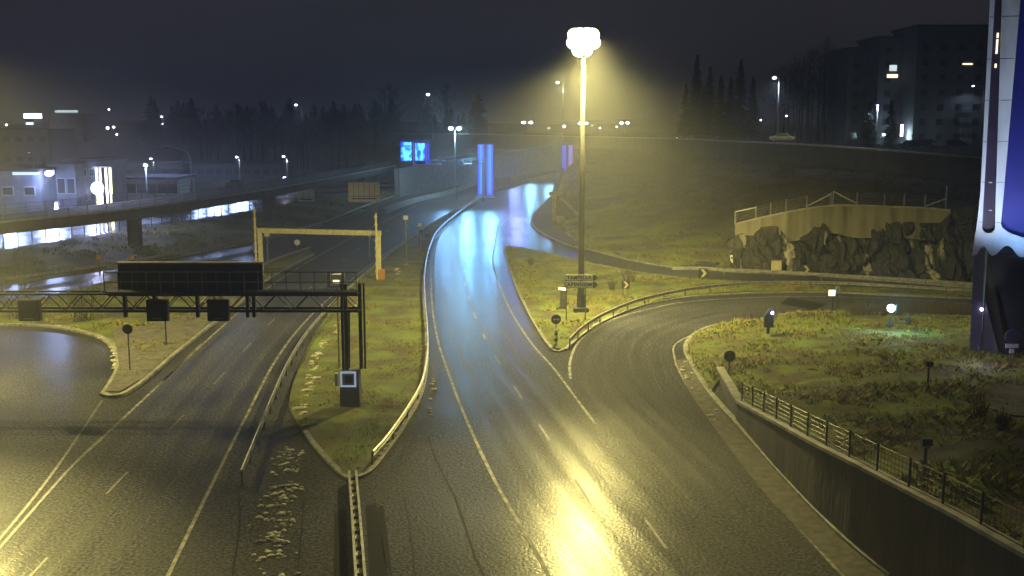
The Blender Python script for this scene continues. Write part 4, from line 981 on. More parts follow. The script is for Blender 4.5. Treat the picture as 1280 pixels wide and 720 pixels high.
# --- blue pylons
def pylon(xs, pyb, pyt, Y, label, mats, wd):
    c = A(sum(xs)/len(xs), pyb, Y); zt = A(xs[0], pyt, Y).z; t = thing('light_pylon', label, 'light pylon', (c.x, Y, 0))
    xw = [A(x, 215, Y).x-c.x for x in xs]; MB().box(((xw[0]+xw[-1])/2,.25,zt/2), (xw[-1]-xw[0]+wd+.7,.5,zt+.2)).build('body', mat('violet_black_body', (.03,.02,.08), rough=.4), t)
    for x, m in zip(xw, mats):
        MB().box((x,-.02,zt/2+.2), (wd+.42,.08,zt-.6)).build('tube_casing', M['e_blue' if m == 'e_cyan' else m], t); MB().box((x,-.10,zt/2+.4), (wd*.55,.1,zt-1.2)).build('light_tube', M[m], t)
    MB().box(((xw[0]+xw[-1])/2,0,.2), (xw[-1]-xw[0]+wd+1.4,1.6,.4)).build('foot', M['concrete'], t); return t
pylon([601.2,612.3],246,180,232,'tall glowing blue twin tube light pylon left of the wet road','e_cyan e_cyan'.split(),.95)
pylon([705,713],224,181,300,'dim violet twin tube light pylon at the far right of the lanes','e_blue e_purple'.split(),.7)
g = G(606,246); point('pylon_light', (g.x+1,g.y-3,3.5), 900, (.2,.18,1), None, .5); point('pylon_light', (g.x+4,g.y-10,6), 1500, (.25,.3,1), None, .6)
g = G(697,262); point('portal_light', (g.x-1.2,g.y-2,4.6), 900, (.35,.22,1), None, .3)
g = A(664,178,325); 
for dx_, e_, c_ in ((-5,22000,(.25,.35,1)),(0,36000,(.20,.55,1)),(6,40000,(.20,.58,1)),(11,24000,(.22,.5,1))):
    aim('lane_sheen_fill', g+Vector((dx_,0,0)), G(658,247)+Vector((dx_*.6,0,0)), e_, c_, 17, 1.6, 1.0)  # unseen floods added side by side to broaden the blue sheen
g = A(607,190,231); 
for dx_, e_, c_ in ((-9,28000,(.2,.5,1)),(-4,52000,(.17,.55,1)),(1,44000,(.17,.52,1)),(7,18000,(.2,.25,1))):
    aim('lane_sheen_fill', g+Vector((dx_,0,0)), G(582,293)+Vector((dx_*.5,0,0)), e_, c_, 22, 1.4, 1.0)  # more unseen floods, added to spread the cyan sheen on nearer lanes
aim('ramp_tint_fill', A(716,214,270), G(700,303), 26000, (.20,.16,1), 16, 1.0, 1.0)  # unseen violet flood added to tint the ramp
g = G(690,300); spot('ramp_tint_spot', (g.x+2,g.y+4,6.5), 1500, (.3,.2,1), None, R(100), .7, .3)  # violet spot without a fitting, added for the same tint

# ============================================================ THE WHITE AND BLUE PYLON AT THE RIGHT
TY = G(1225,441,1.2).y
tx = lambda p, y: A(p, y, TY).x
tz = lambda y: A(1225, y, TY).z
t = thing('advertising_pylon', 'huge pylon with white slotted sheath and deep blue panels at the right edge', 'pylon', (tx(1225,440), TY, 1.0))
TL = Vector(t.location); zc = tz(280); zd = tz(0)
def lerpx(xa, xb, z): return xa+(xb-xa)*(z-zc)/(zd-zc)
eL = (tx(1223.5,280), tx(1237.5,0)); s1l = (tx(1227.8,280), tx(1243.5,0)); s1r = (tx(1243.5,280), tx(1252.2,0)); s2l = (tx(1251,280), tx(1275,0))
cx_ = s2l[0]+3.0; eR = (2*cx_-eL[0], 2*cx_-eL[1])
zT = 33.0; zsb = tz(291); z2b = tz(297)
outer = []
n = 60; z0_ = tz(316)
KN = [(tx(1212,316),319),(tx(1219,316),319),(tx(1228,316),306.5),(tx(1240,316),318.5),(tx(1258,316),305),(tx(1276,316),318.5),(tx(1296,316),305),(tx(1330,316),318)]
def wave(x):
    for (xa_, ya_), (xb_, yb_) in zip(KN, KN[1:]):
        if xa_ <= x <= xb_: u_ = (x-xa_)/(xb_-xa_); return tz(ya_+(yb_-ya_)*(.5-.5*math.cos(math.pi*u_)))
    return tz(318)
for k in range(n+1):
    u = k/n; x = eL[0]-.3+(eR[0]-eL[0]+.6)*u; xm = x if x < cx_ else 2*cx_-x
    outer.append((x, wave(xm)))
for k in range(1, 15): z = tz(316)+.4+(zT-tz(316))*k/14; outer.append((lerpx(*eR, z)+(.3*max(0,1-k/1.5)), z))
for k in range(14, 0, -1): z = tz(316)+.4+(zT-tz(316))*k/14; outer.append((lerpx(*eL, z)-(.3*max(0,1-k/1.5)), z))
def slot_poly(l, r, zb, ztop):
    p = []; xl, xr = l(zb), r(zb); rr_ = (xr-xl)/2; rz_ = min(rr_, 1.0)
    for k in range(13): a = math.pi+math.pi*k/12; p.append(((xl+xr)/2+rr_*math.cos(a), zb+rz_*(1+math.sin(a))))
    for k in range(1, 15): z = zb+rz_+(ztop-zb-rz_)*k/14; p.append((r(z), z))
    for k in range(14, 0, -1): z = zb+rz_+(ztop-zb-rz_)*k/14; p.append((l(z), z))
    return p
slots = [slot_poly(lambda z: lerpx(*s1l, z), lambda z: lerpx(*s1r, z), zsb, 32), slot_poly(lambda z: lerpx(*s2l, z), lambda z: 2*cx_-lerpx(*s2l, z), z2b, 31.5),
         slot_poly(lambda z: 2*cx_-lerpx(*s1r, z), lambda z: 2*cx_-lerpx(*s1l, z), zsb, 32)]
def sheath(name, y, thick, m):
    pts = []; edges = []
    for P in [outer]+slots:
        k = len(pts); pts += [Vector(p) for p in P]; edges += [(k+i, k+(i+1) % len(P)) for i in range(len(P))]
    vo, eo, fo, _, _, _ = delaunay_2d_cdt(pts, edges, [], 0, 1e-5)
    good = []
    for f in fo:
        c = sum((vo[i] for i in f), Vector((0,0)))/len(f)
        if inpoly(c.x, c.y, outer) and not any(inpoly(c.x, c.y, s) for s in slots): good.append(f)
    b = MB(); b.add([(v.x, y, v.y) for v in vo], good); b.add([(v.x, y+thick, v.y) for v in vo], [tuple(reversed(f)) for f in good])
    N = len(vo); cnt = {}
    for f in good:
        for i in range(len(f)): e = (f[i], f[(i+1) % len(f)]); cnt[e] = 1
    for (a_, c_) in list(cnt):
        if (c_, a_) not in cnt: b.f.append((a_, a_+N, c_+N, c_))
    b.keep = False
    return b.build(name, m, t, world=True)
sheath('white_sheath', TY-.5, .4, M['white'])
zm = tz(318)
b = MB()
for k in range(9):
    z = tz(300)+1.2+k*2.6
    for (la, ra) in ((eL, s1l), (s1r, s2l)):
        b.box(((lerpx(*la, z)+lerpx(*ra, z))/2, TY-.503, z), (abs(lerpx(*ra, z)-lerpx(*la, z))-.06, .01, .03))
b.build('panel_joints', M['dark'], t, world=True)
def vbox(b, xa0, xa1, y0, y1, z0, z1, l=None, r=None):
    l = l or (xa0, xa0); r = r or (xa1, xa1); f = lambda q, z: lerpx(q[0], q[1], z)
    b.add([(f(l,z0),y0,z0),(f(r,z0),y0,z0),(f(r,z0),y1,z0),(f(l,z0),y1,z0),(f(l,z1),y0,z1),(f(r,z1),y0,z1),(f(r,z1),y1,z1),(f(l,z1),y1,z1)], [(0,3,2,1),(4,5,6,7),(0,1,5,4),(1,2,6,5),(2,3,7,6),(3,0,4,7)])
inn = (eL[0]+.12, eL[1]+.12); inr = (eR[0]-.12, eR[1]-.12)
b = MB(); vbox(b, 0, 0, TY+.3, TY+8.5, zm+1.2, zT-.3, inn, inr); b.build('tower_body', M['white'], t, world=True)
m1 = ((s1r[0]+s2l[0])/2, (s1r[1]+s2l[1])/2)
b = MB(); vbox(b, 0, 0, TY+.12, TY+.29, zm+.9, zT-.4, (eL[0]+.15,eL[1]+.15), (m1[0]-.02,m1[1]-.02)); b.build('purple_strip', M['slot'], t, world=True)
b = MB(); vbox(b, 0, 0, TY+.12, TY+.29, zm+.9, zT-.4, (m1[0]+.02,m1[1]+.02), (2*cx_-m1[0],2*cx_-m1[1])); b.build('blue_face', M['bluepanel'], t, world=True)
for y_, h_ in ((58,.9),(44,.3),(82,.25)):
    xx = (tx(1244.5,50)+tx(1249,50))/2; MB().box((xx,TY+.06,tz(y_)), (.12,.1,h_)).build('strip_lamp', M['e_warm'], t, world=True)
for y_ in (228,263): MB().box((tx(1238,y_),TY+.06,tz(y_)), (.22,.08,.06)).build('fixing_clip', M['white'], t, world=True)
# lower part
b = MB(); b.add([(tx(1213,430),TY-.1,.2),(tx(1228,430),TY-.1,.2),(tx(1228,430),TY+1.4,.2),(tx(1213,430),TY+1.4,.2),(tx(1217,320),TY-.1,zm+.4),(tx(1230,320),TY-.1,zm+.4),(tx(1230,320),TY+1.4,zm+.4),(tx(1217,320),TY+1.4,zm+.4)], [(0,3,2,1),(4,5,6,7),(0,1,5,4),(1,2,6,5),(2,3,7,6),(3,0,4,7)]); b.build('corner_leg', M['leg'], t, world=True)
b = MB(); vbox(b, tx(1229,400), eR[0]-.3, TY+.5, TY+8, .2, zm+1.19); b.build('lower_body', M['backboard'], t, world=True)
b = MB(); X0 = tx(1229.5,400); b.add([(X0,TY+.1,.2),(X0+2.0,TY-.9,.2),(X0+.0,TY+.05,tz(318)),(X0,TY+.48,.2),(X0+2.4,TY+.48,.2),(X0,TY+.48,tz(318))], [(0,1,2),(3,5,4),(0,3,4,1),(1,4,5,2),(0,2,5,3)]); b.build('triangular_fin', M['black'], t, world=True)
b = MB(); X1 = tx(1228,430); b.add([(X1,TY-.2,.2),(X1+1.5,TY-1.0,.2),(X1,TY-.2,tz(375)),(X1,TY-.05,.2),(X1+1.5,TY-.85,.2),(X1,TY-.05,tz(375))], [(0,1,2),(3,5,4),(0,3,4,1),(1,4,5,2),(0,2,5,3)]); b.build('wedge_plate', M['leg'], t, world=True)
b = MB(); b.add([(X0+.2,TY+.30,tz(318)),(X0+8,TY+.30,tz(318)),(X0+8,TY+.30,tz(430)),(X0+.2,TY+.45,tz(318)),(X0+8,TY+.45,tz(318)),(X0+8,TY+.45,tz(430))], [(0,1,2),(3,5,4),(0,3,4,1),(1,4,5,2),(2,5,3,0)]); b.build('blue_gusset', M['backboard'], t, world=True)
MB().sphere((tx(1227,386),TY-.3,tz(386)), .12, 8).build('violet_lamp', M['e_violet'], t, world=True)
t.rotation_euler = (0,0,-R(23)); t.scale = (.92,1,1)
spot('pylon_blue_wash', (TL.x+2.0,TY-6.0,7.0), 2600, (.25,.50,1), None, R(110), .6, .4, (R(150),0,R(0)))
spot('pylon_blue_wash', (TL.x+5.0,TY-8,8.0), 2500, (.30,.50,1), None, R(120), .7, .4, (R(140),0,0))
point('violet_glow', (TL.x-2.2,TY-4.5,2.6), 150, (.50,.45,1), None, .3)
spot('pylon_white_wash', (TL.x-2.6,TY-7,6.5), 3500, (.85,.90,1), None, R(90), .6, .4, (R(150),0,R(-12)))

# ============================================================ BUILDINGS
def building(x0, x1, y0, y1, z0, z1, label, wallm='plaster', wins=None, roofm='roof', name='building', front_lit=None, cat='building'):
    t = thing(name, label, cat, ((x0+x1)/2, y0, z0)); L_ = Vector(t.location)
    MB().box(((x0+x1)/2,(y0+y1)/2,(z0+z1)/2), (x1-x0,y1-y0,z1-z0)).build('wall', M[wallm], t, world=True)
    MB().box(((x0+x1)/2,(y0+y1)/2,z1+.2), (x1-x0+.6,y1-y0+.6,.4)).build('roof', M[roofm], t, world=True)
    if wins:
        nx_, nz_, w_, h_, lit = wins
        for i in range(nx_):
            for j in range(nz_):
                x = x0+(x1-x0)*(i+.5)/nx_; z = z0+(z1-z0)*(j+.55)/nz_
                f = MB().box((x,y0-.03,z), (w_+.16,.08,h_+.16)).build('window', M['white'] if wallm != 'plaster2' else M['grey'], t, world=True)
                g_ = MB().box((x-L_.x,y0-.08-L_.y,z-L_.z), (w_,.04,h_)).build('pane', M['e_warm'] if (i,j) in lit else M['glass'], f)
    return t
q = lambda x, y, Y: A(x, y, Y)
t = building(q(-60,213,172).x, q(49,213,172).x, 172, 190, 1.5, q(20,214,172).z, 'low grey workshop with a pale light strip under its roof at the far left', 'plaster', (4,1,1.6,1.2,[]))
p = q(32,214.5,171.5); MB().box((p.x,171.6,p.z-.3), (4.2,.3,.45)).build('light_strip', M['e_dim'], t, world=True)
t = building(q(50,204,176).x, q(87,204,176).x, 178, 192, 1.5, q(60,206,176).z, 'small hall with floodlit open front beside the workshop', 'plaster', (3,1,1.2,2.4,[]))
t = building(q(88,203,182).x, q(120,203,182).x, 182, 196, 1.5, q(100,202,182).z, 'taller plain pale block left of the glowing totem', 'plaster', (3,2,.9,1.1,[]))
t = building(q(144,222,205).x, q(222,222,205).x, 205, 216, 1.5, q(180,224,205).z, 'long low white shed behind the bridge railing', 'white', (6,1,1.8,1.7,[]))
t = building(q(225,205,270).x, q(345,205,270).x, 275, 290, 1.5, q(280,207,270).z, 'dark long store behind the bridge right of the shed', 'plaster2', (10,1,1.8,1.5,[]))
t = building(q(-60,160,330).x, q(60,160,330).x, 330, 350, 1.5, q(20,163,330).z, 'big dim warehouse in the distance at far left', 'plaster2', (8,2,2,1.6,[]))
t = building(q(62,150,480).x, q(104,150,480).x, 480, 500, 1.5, q(80,143,480).z, 'distant dark block carrying a long illuminated roof sign', 'plaster2', (4,3,2,1.6,[(0,0)]))
p = q(83,139.3,479); MB().box((p.x,479,p.z), (9.8,.4,1.0)).build('roof_sign', M['e_dim'], t, world=True)
# bright bar sign far left and others
p = q(41,145,470); t = thing('illuminated_sign', 'very bright blue white sign bar high at far left', 'sign', (p.x,470,5)); MB().box((0,0,p.z-5), (7.5,.4,2.0)).build('sign_face', M['e_cold'], t); MB().box((-1.6,0,p.z-8.2), (3,.4,1.0)).build('lower_light', M['e_tube'], t); MB().tube([(0,.5,-4),(0,.5,p.z-5)], .3, 8).build('pole', M['grey'], t)
# flood at hall
p = q(64,215,173); t = thing('wall_floodlight', 'glaring blue white floodlight over the small hall front', 'floodlight', tuple(p)); MB().box((0,0,0), (1.3,.5,.7)).build('housing', M['grey'], t); MB().sphere((-.2,-.4,-.2), .65, 10, .7).build('lens', M['e_cold'], t, smooth=True)
point('wall_flood', (p.x,p.y-2.6,p.z-.8), 2500, (.35,.5,1), None, .4)
p = q(58,231,176); t = thing('wall_floodlight', 'second bright lamp lower on the small hall front', 'floodlight', tuple(p)); MB().box((0,0,.3), (2.2,.4,.25)).build('housing', M['grey'], t); MB().sphere((0,-.3,0), .4, 10, .6).build('lens', M['e_tube'], t, smooth=True)
# floods added to brighten the wet yard, mostly without a visible lamp
for xx, y_, tx_, ty_, e_ in ((62,222,62,288,90000),(182,207,185,275,90000),(10,222,10,292,60000),(120,225,120,284,60000),(250,222,262,268,50000)):
    a_ = q(xx,y_,170); aim('yard_fill', a_, G(tx_,ty_,1.5), e_*.2, (.36,.5,1), 44, .6)
for xx in (185,212,240,268,298):
    a_ = q(xx,203,238); aim('yard_fill', a_, G(xx+2,270,1.5), 11000, (.34,.5,1), 24, 1.6, 1.0)  # bank of unseen floods added for reflections on the yard
# totem
p = q(130,262,150); t = thing('light_totem', 'glaring totem of tall yellow lit posts behind the bridge', 'totem', (p.x,150,1.5)); zt_ = q(130,209,150).z-1.5
for k, x_ in enumerate((122.5,127,134,139)): xx = q(x_,240,150).x-p.x; MB().box((xx,0,zt_/2), (.28,.28,zt_)).build('post', M['cream'] if k != 3 else M['e_yel'], t)
MB().box((0,0,zt_), (2.4,.6,.2)).build('top_plate', M['grey'], t); MB().sphere((-.55,-.5,q(125,235,150).z-1.5), .85, 12, 1.0).build('lamp', M['e_cold'], t, smooth=True); MB().box((-.4,-.3,(q(125,248,150).z-1.5)), (.9,.2,2.6)).build('light_column', M['e_mast'], t)
point('totem_light', (p.x-.6,148.2,q(125,235,150).z), 9000, (.6,.62,1), None, .5)
p = q(70,258,140); t = thing('signal_lamp', 'double round white lamp on a box by the bridge railing', 'lamp', (p.x,140,6)); MB().box((0,.3,p.z-6), (.5,.4,1.3)).build('box', M['grey'], t); MB().box((0,.3,(p.z-6)/2-.6), (.15,.15,p.z-6+.4)).build('post', M['grey'], t); MB().sphere((0,0,p.z-5.75), .22, 8).build('lens', M['e_violet'], t); MB().sphere((0,0,p.z-6.25), .24, 8).build('lens', M['e_cold'], t)
point('signal_glow', (p.x,139,p.z), 350, (.7,.8,1)); 
p = q(356,223,215); t = thing('signal_lamp', 'small violet double lamp on a short post beyond the bridge', 'lamp', (p.x,215,1.5)); MB().box((0,.2,(p.z-1.5)/2), (.2,.2,p.z-1.5)).build('post', M['grey'], t); MB().sphere((0,-.1,p.z-1.5), .4, 8).build('lens', M['e_violet'], t); MB().sphere((0,-.1,p.z-2.4), .25, 8).build('lens', M['e_dim'], t)
# apartment block
za = 11.5
t = thing('apartment_building', 'dark stepped apartment block with a few lit windows at upper right', 'building', (q(1150,170,215).x, 215, za)); L_ = Vector(t.location)
secs = [(1062,1100,62,232),(1100,1148,48,226),(1148,1260,34,218)]
for xa, xb, yt, Y in secs:
    a = q(xa, yt, Y); c = q(xb, yt, Y); MB().box(((a.x+c.x)/2,Y+7,(za+a.z)/2), (c.x-a.x,14,a.z-za)).build('wall', M['plaster2'], t, world=True)
    MB().box(((a.x+c.x)/2,Y+7,a.z+.25), (c.x-a.x+.8,14.8,.5)).build('roof', M['roof'], t, world=True)
    nfl = int((a.z-za)/2.9); nc = max(2, int((c.x-a.x)/3.2))
    for i in range(nc):
        for j in range(nfl):
            x = a.x+(c.x-a.x)*(i+.5)/nc; z = za+1.7+j*2.9
            f = MB().box((x,Y-.03,z), (1.5,.08,1.5)).build('window', M['grey'], t, world=True); MB().box((x-L_.x,Y-.08-L_.y,z-L_.z), (1.34,.04,1.34)).build('pane', M['glass'], f)
for x_, y_, Y, w_, h_, m in ((1116.5,85,225.7,1.5,1.2,'e_dim'),(1115.5,95,225.7,2.2,.7,'e_warm'),(1141.5,104.5,225.7,.6,.9,'e_dim'),(1209.5,80,217.7,2.0,.28,'e_warm')):
    p = q(x_,y_,Y); MB().box(p, (w_,.06,h_)).build('lit_window', M[m], t, world=True)
for y_ in (137,150,163,176):
    p = q(1206,y_,217); MB().box((p.x,216.6,p.z), (2.0,1.4,1.0)).build('balcony', M['plaster'], t, world=True)
    p = q(1140,y_,225); MB().box((p.x,224.4,p.z), (1.6,1.4,.9)).build('balcony', M['plaster'], t, world=True)
p = q(1126,165,222); point('door_light', (p.x,220,13.5), 1300, (.6,.9,.95)); b = MB(); b.box((0,0,0), (.5,.2,2.4)); o_ = b.build('door_lamp', M['e_violet'], t); o_.location = Vector((p.x,221.5,14.4))-L_
p = q(1175,175,205); point('wall_light', (p.x,209,13.0), 260, (.6,.9,.95))

# ============================================================ CARS
def make_car(bodym, label, group=None):
    t = thing('parked_car', label, 'car', (0,0,0), 0, group)
    prof = [(-2.15,.35),(-2.2,.75),(-1.9,.95),(-1.35,1.0),(-.75,1.42),(.75,1.45),(1.35,1.02),(2.0,.9),(2.2,.7),(2.15,.35)]
    MB().prism(prof, -.85, .85).build('body', M[bodym], t)
    MB().prism([(-1.2,1.0),(-.72,1.36),(.7,1.38),(1.2,1.02)], -.87, .87).build('side_window', M['glass'], t)
    for x in (-1.35, 1.35):
        for y in (-.8, .8): w = MB().tube([(x,y-.1,.33),(x,y+.1,.33)], .33, 14).build('wheel', M['rubber'], t); MB().tube([(x,y-.12,.33),(x,y+.12,.33)], .18, 10).build('rim', M['steel'], w)
    for y in (-.6, .6): MB().box((2.14,y,.72), (.12,.34,.16)).build('headlight', M['white'], t); MB().box((-2.16,y,.78), (.1,.3,.16)).build('tail_light', M['rust'], t)
    return t
c0 = make_car('car_white', 'pale car with snowy roof behind the upper road parapet, left of the others'); p = q(978,175,212); c0.location = (p.x,212,12.35); c0.rotation_euler = (0,0,R(-20)); c0.scale = (1.1,1.1,1.1)
c1 = make_car('car_dark', 'dark parked car leftmost in the row before the apartment block'); c1.location = (q(1140,180,192).x,192,11.6); c1.rotation_euler = (0,0,.1)
for x_, Y, rz, lab in ((1156,200,.3,'dark parked car second from the left before the apartment block'),(1192,196,.2,'dark parked car rightmost of the row beside the pylon')):
    dup(c1, (q(x_,180,Y).x,Y,11.6), rz, lab)
c2 = make_car('car_red', 'silver grey parked car between the dark ones before the apartment block'); c2.location = (q(1174,182,193).x,193,11.6); c2.rotation_euler = (0,0,R(80))
q_ = A(308,238,168); c3 = dup(c0, (q_.x-2.5,q_.y,6.02), R(62), 'white car driving on the left bridge'); c3.name = 'driving_car'

# ============================================================ TREES
def conifer_mesh(h, seed, n=900):
    rs = random.Random(seed); b = MB(); b.keep = True; lay = int(h*2.2)
    for k in range(lay):
        s = k/lay; z = h*(.08+.9*s); rad = (1-s)**.85*h*.19+.15; nb = int(9*(1-s))+5
        for j in range(nb):
            a = rs.uniform(0, 6.28); L_ = rad*rs.uniform(.6,1.12); dx, dy = math.cos(a), math.sin(a)
            for q_ in range(5):
                u = (q_+.4)/5; c = (dx*L_*u, dy*L_*u, z-.30*L_*u+rs.uniform(-.1,.1)); w = .42*(1-u*.55)*(.5+rad*.25); i = len(b.v)
                for sg in (-1, 1): pass
                b.v += [(c[0]-dy*w, c[1]+dx*w, c[2]-.12-rs.random()*.2), (c[0]+dy*w, c[1]-dx*w, c[2]-.12-rs.random()*.2), (c[0]+dx*.6*w, c[1]+dy*.6*w, c[2]+.12), (c[0]-dx*.5, c[1]-dy*.5, c[2]+.1)]
                b.f += [(i,i+1,i+2),(i,i+1,i+3)]
    return b
def make_conifer(h, seed, label, group=None):
    t = thing('conifer_tree', label, 'tree', (0,0,0), 0, group); MB().tube([(0,0,-.5),(0,0,h*.97)], h*.013, 7, .02).build('trunk', M['bark'], t); conifer_mesh(h, seed).build('crown', M['needle'], t); return t
def make_bare(h, seed, label, group=None, barkm='bark'):
    rs = random.Random(seed); t = thing('bare_tree', label, 'tree', (0,0,0), 0, group); tr = MB(); tw = MB(); tw.keep = True
    tr.tube([(0,0,-.5),(.1,0,h*.35),(0,.1,h*.9)], h*.014, 7, .03)
    for k in range(16):
        z = h*(.28+.6*k/16); a = rs.uniform(0,6.28); L_ = h*.26*(1.15-k/16)*rs.uniform(.8,1.2); e = Vector((math.cos(a)*L_, math.sin(a)*L_, z+L_*.8)); s = Vector((0,0,z)); tr.tube([s, s.lerp(e,.5)+Vector((0,0,-.1*L_)), e], .05, 5, .015)
        for j in range(26):
            u = rs.uniform(.25,1.05); o_ = s.lerp(e,u); dd = Vector((rs.gauss(0,1),rs.gauss(0,1),rs.gauss(.7,.6))).normalized()*h*rs.uniform(.04,.10); w = Vector((rs.uniform(-1,1),rs.uniform(-1,1),0))*.035; i = len(tw.v)
            tw.v += [tuple(o_-w), tuple(o_+w), tuple(o_+dd)]; tw.f.append((i,i+1,i+2))
            d2 = (dd*.5+Vector((rs.gauss(0,1),rs.gauss(0,1),rs.gauss(0,1)))*h*.03); i = len(tw.v); m_ = o_+dd*.5; tw.v += [tuple(m_-w*.8), tuple(m_+w*.8), tuple(m_+d2)]; tw.f.append((i,i+1,i+2))
    tr.build('trunk', M[barkm], t); tw.build('crown', M['twig'], t); return t
gC = 'dark conifers on the upper level at right'
cA = make_conifer(17, 1, 'dark pointed conifer among those right of the lit haze', gC); cB = make_conifer(14, 2, 'dark pointed conifer among those right of the lit haze', gC)
spots = [(872,62,262,0),(888,78,268,1),(902,88,262,1),(927,68,258,0),(914,92,272,1),(942,90,266,1),(858,100,290,1),(880,105,255,1)]
for i, (x, y, Y, k) in enumerate(spots):
    top = q(x,y,Y); h0 = (17,14)[k]; sc = (top.z-12)/h0*.98; src = (cA,cB)[k]
    if i == 0: o = cA
    elif i == 1: o = cB
    else: o = copy_tree(src)
    o.location = (top.x,Y,12); o.scale = (sc*1.05,sc*1.05,sc); o.rotation_euler = (0,0,i*1.3)
bA = make_bare(22, 3, 'tall bare dark tree in the group left of the apartment block', 'tall bare trees left of the apartment block'); bB = make_bare(18, 5, 'tall bare dark tree in the group left of the apartment block', 'tall bare trees left of the apartment block')
first = [True, True]
for i in range(22):
    x = 975+i*4.6+random.uniform(-3,3); Y = random.uniform(232,262); yt = 78-38*math.exp(-((x-1030)/26)**2)+random.uniform(-6,14); top = q(x,yt,Y); k = i % 2; src = (bA,bB)[k]
    o = src if first[k] else copy_tree(src); first[k] = False
    sc = (top.z-12)/(22,18)[k]; o.location = (top.x,Y,12); o.scale = (sc*1.2,sc*1.2,sc); o.rotation_euler = (0,0,i)
sA = make_conifer(9, 9, 'small lit spruce left of the violet lamp'); p = q(1085,180,188); sA.location = (p.x,188,11.4); sA.scale = (1.25,1.25,.95)
sB = dup(sA, (q(1112,180,192).x,192,11.4), 2, 'small spruce right of the violet lamp near the lit doorway')
# left wood
gL = 'bare trees of the dark wood beyond the left bridge'
lA = make_bare(18, 11, 'bare tree of the dark wood beyond the left bridge', gL); lB = make_bare(16, 12, 'bare tree of the dark wood beyond the left bridge', gL, 'birch'); first = [True, True]
for i in range(54):
    x = random.uniform(215,560); Y = random.uniform(285,365) if x < 480 else random.uniform(385,420); p = q(x,160,Y); k = 1 if random.random() < .25 else 0; src = (lA,lB)[k]
    o = src if first[k] else copy_tree(src); first[k] = False
    sc = random.uniform(.75,1.25); o.location = (p.x,Y,1.4 if Y < 378 else 9); o.scale = (sc*1.3,sc*1.3,sc); o.rotation_euler = (0,0,i)
gD = 'dark conifers of the far wood at left'
dA = make_conifer(20, 21, 'dark conifer of the far wood behind the left yard', gD); f1 = True
for i in range(60):
    x = random.uniform(190,600); Y = random.uniform(395,480); p = q(x,160,Y); o = dA if f1 else copy_tree(dA); f1 = False; sc = random.uniform(.5,1.0); o.location = (p.x,Y,7); o.scale = (sc*2.2,sc*2.2,sc); o.rotation_euler = (0,0,i)
# shrubs on slope and gore
def shrub(loc, h, n, label, group, seed):
    rs = random.Random(seed); b = MB(); b.keep = False
    for k in range(n):
        a = rs.uniform(0,6.28); s = Vector((rs.uniform(-.2,.2)*h, rs.uniform(-.2,.2)*h, -.05)); e = s+Vector((math.cos(a)*h*rs.uniform(.05,.5), math.sin(a)*h*rs.uniform(.05,.4), h*rs.uniform(.5,1))); b.tube([s, s.lerp(e,.5), e], .022, 4, .008)
        for j in range(3): m_ = s.lerp(e, rs.uniform(.4,1)); b.tube([m_, m_+Vector((rs.gauss(0,.12),rs.gauss(0,.12),rs.uniform(.05,.25)))*h], .012, 3, .004)
    o = b.build('bare_shrub', M['twig']); o.location = loc; tag(o, label, 'shrub', group); return o
for i, (x, y, z, h, lab) in enumerate(((787,352,.2,2.6,'thin bare shrub on the gore island right of the mast'),(104,400,.2,3.2,'scraggy bare shrub on the left island near the left lane signal'),(25,398,.2,3.2,'bare shrub at the far left of the island'),(765,362,.2,1.2,'low shrub behind the direction sign'),(1225,520,2.6,1.2,'dark leafless bush on the mound right of the post lamps'),(1250,545,2.9,1.0,'dark leafless bush at the right edge of the mound'),(664,331,.2,1.0,'tiny tan shrub at the upper tip of the gore island'),(1135,405,1.0,.8,'low stems beside the ground floodlight'))):
    g = G(x, y, z); 
    if x > 1100 and y > 450: g.z = mz(g.x, g.y)
    shrub(g, h, 40, lab, None, i)
b = MB(); b.keep = False                      # hedge of dark stems along the mound's back edge
for i in range(900):
    x = random.uniform(1062,1216) if i > 90 else random.uniform(915,1060); y = random.uniform(386,395) if i > 90 else random.uniform(396,402); g = G(x, y, .1); h = random.uniform(.4,1.0)
    b.tube([g, g+Vector((random.gauss(0,.12),random.gauss(0,.1),h))], .028, 3, .008)
tag(b.build('hedge_stems', M['twig']), 'dark dense leafless hedge along the back edge of the mound', 'hedge', None, 'stuff')

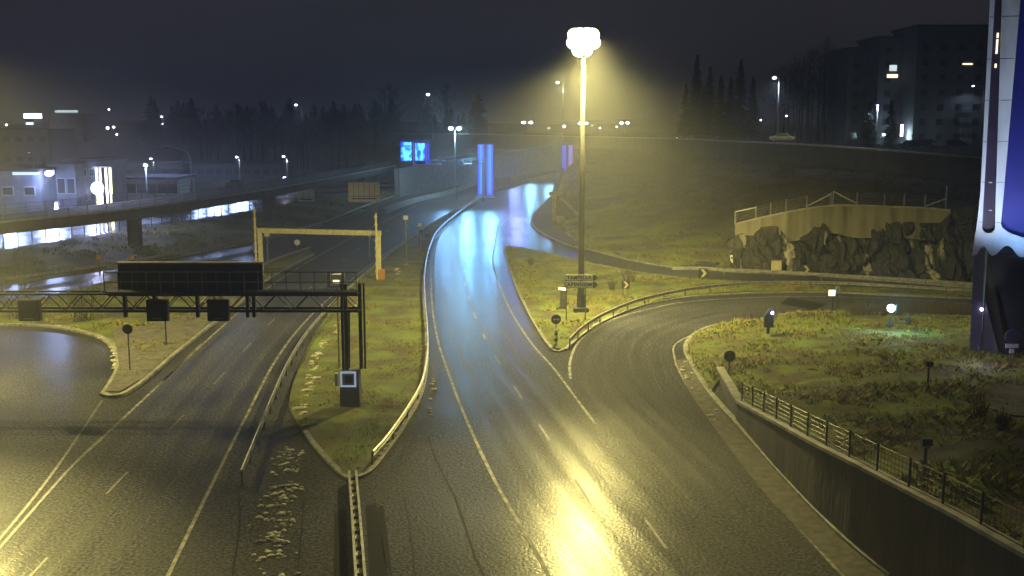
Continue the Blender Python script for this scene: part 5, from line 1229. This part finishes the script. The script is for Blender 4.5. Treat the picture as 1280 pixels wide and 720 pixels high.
# ============================================================ SNOW
def snow(pts, label, r0, r1, wob, n, z=.02):
    P = resample(smooth(px(pts), 5), n); b = MB()
    for p in P:
        if random.random() < .12 or noise.noise(p*.9) < -.12: continue
        r = random.uniform(r0, r1); r *= random.uniform(.5,1.1); c = p+Vector((random.gauss(0,wob),random.gauss(0,wob*.6),z)); k = len(b.v); b.sphere((0,0,0), r, 9, .30)
        for i in range(k, len(b.v)):
            v = Vector(b.v[i]); f = 1+.55*noise.noise(v*(.9/r)+c); b.v[i] = (c.x+v.x*f*1.05, c.y+v.y*f*1.2, c.z-.01+v.z*f*1.3)
    tag(b.build('snow_remnants', M['snow'], smooth=True), label, 'snow', None, 'stuff')
snow([(452,368),(440,392),(424,408),(404,432),(395,448),(392,468)], 'patches of old snow on the median near the gantry foot', .10, .30, .16, 110, .12)
snow([(392,468),(385,490),(377,508),(374,520)], 'old snow heaps beside the guardrail above the median shadow', .12, .36, .24, 40, .12)
snow([(360,548),(356,600),(346,640),(342,668),(338,700),(334,730)], 'scattered old snow on the asphalt left of the divider', .04, .17, .42, 330)
snow([(546,470),(541,485),(538,500),(540,520)], 'few pale snow lumps between guardrail and edge line', .1, .2, .15, 14)
snow([(848,447),(862,475),(880,505),(897,530)], 'snow lumps on the shoulder of the loop ramp', .1, .28, .22, 26)
snow([(486,348),(508,330)], 'pale snow remnants at the portal base', .2, .4, .3, 10, .12)
snow([(600,570),(565,520)], 'x', .1,.1,.1,2) if False else None
snow([(500,535),(484,558),(470,577)], 'bright snow ridge lying on the median kerb tip', .12, .17, .04, 34, .15)
snow([(-60,408),(30,407),(80,410),(112,418),(135,429),(144,443),(145,462)], 'pale icy rim on the round kerb of the left island', .09, .20, .10, 260, .12)

# ============================================================ HAZE
def haze():
    b = MB(); b.box((0, 520, 34.5), (1900, 1560, 73)); m = bpy.data.materials.new('haze_air'); m.use_nodes = True; t = m.node_tree
    t.nodes.remove(t.nodes['Principled BSDF']); v = t.nodes.new('ShaderNodeVolumePrincipled'); v.inputs['Color'].default_value = (.85,.88,.95,1); v.inputs['Density'].default_value = HAZE; v.inputs['Anisotropy'].default_value = .45
    t.links.new(v.outputs[0], t.nodes['Material Output'].inputs['Volume']); o = b.build('haze', m); tag(o, 'thin night haze hanging over the whole junction', 'haze', None, 'stuff')
haze()
for o in S.objects:
    if '_n' in o: del o['_n']
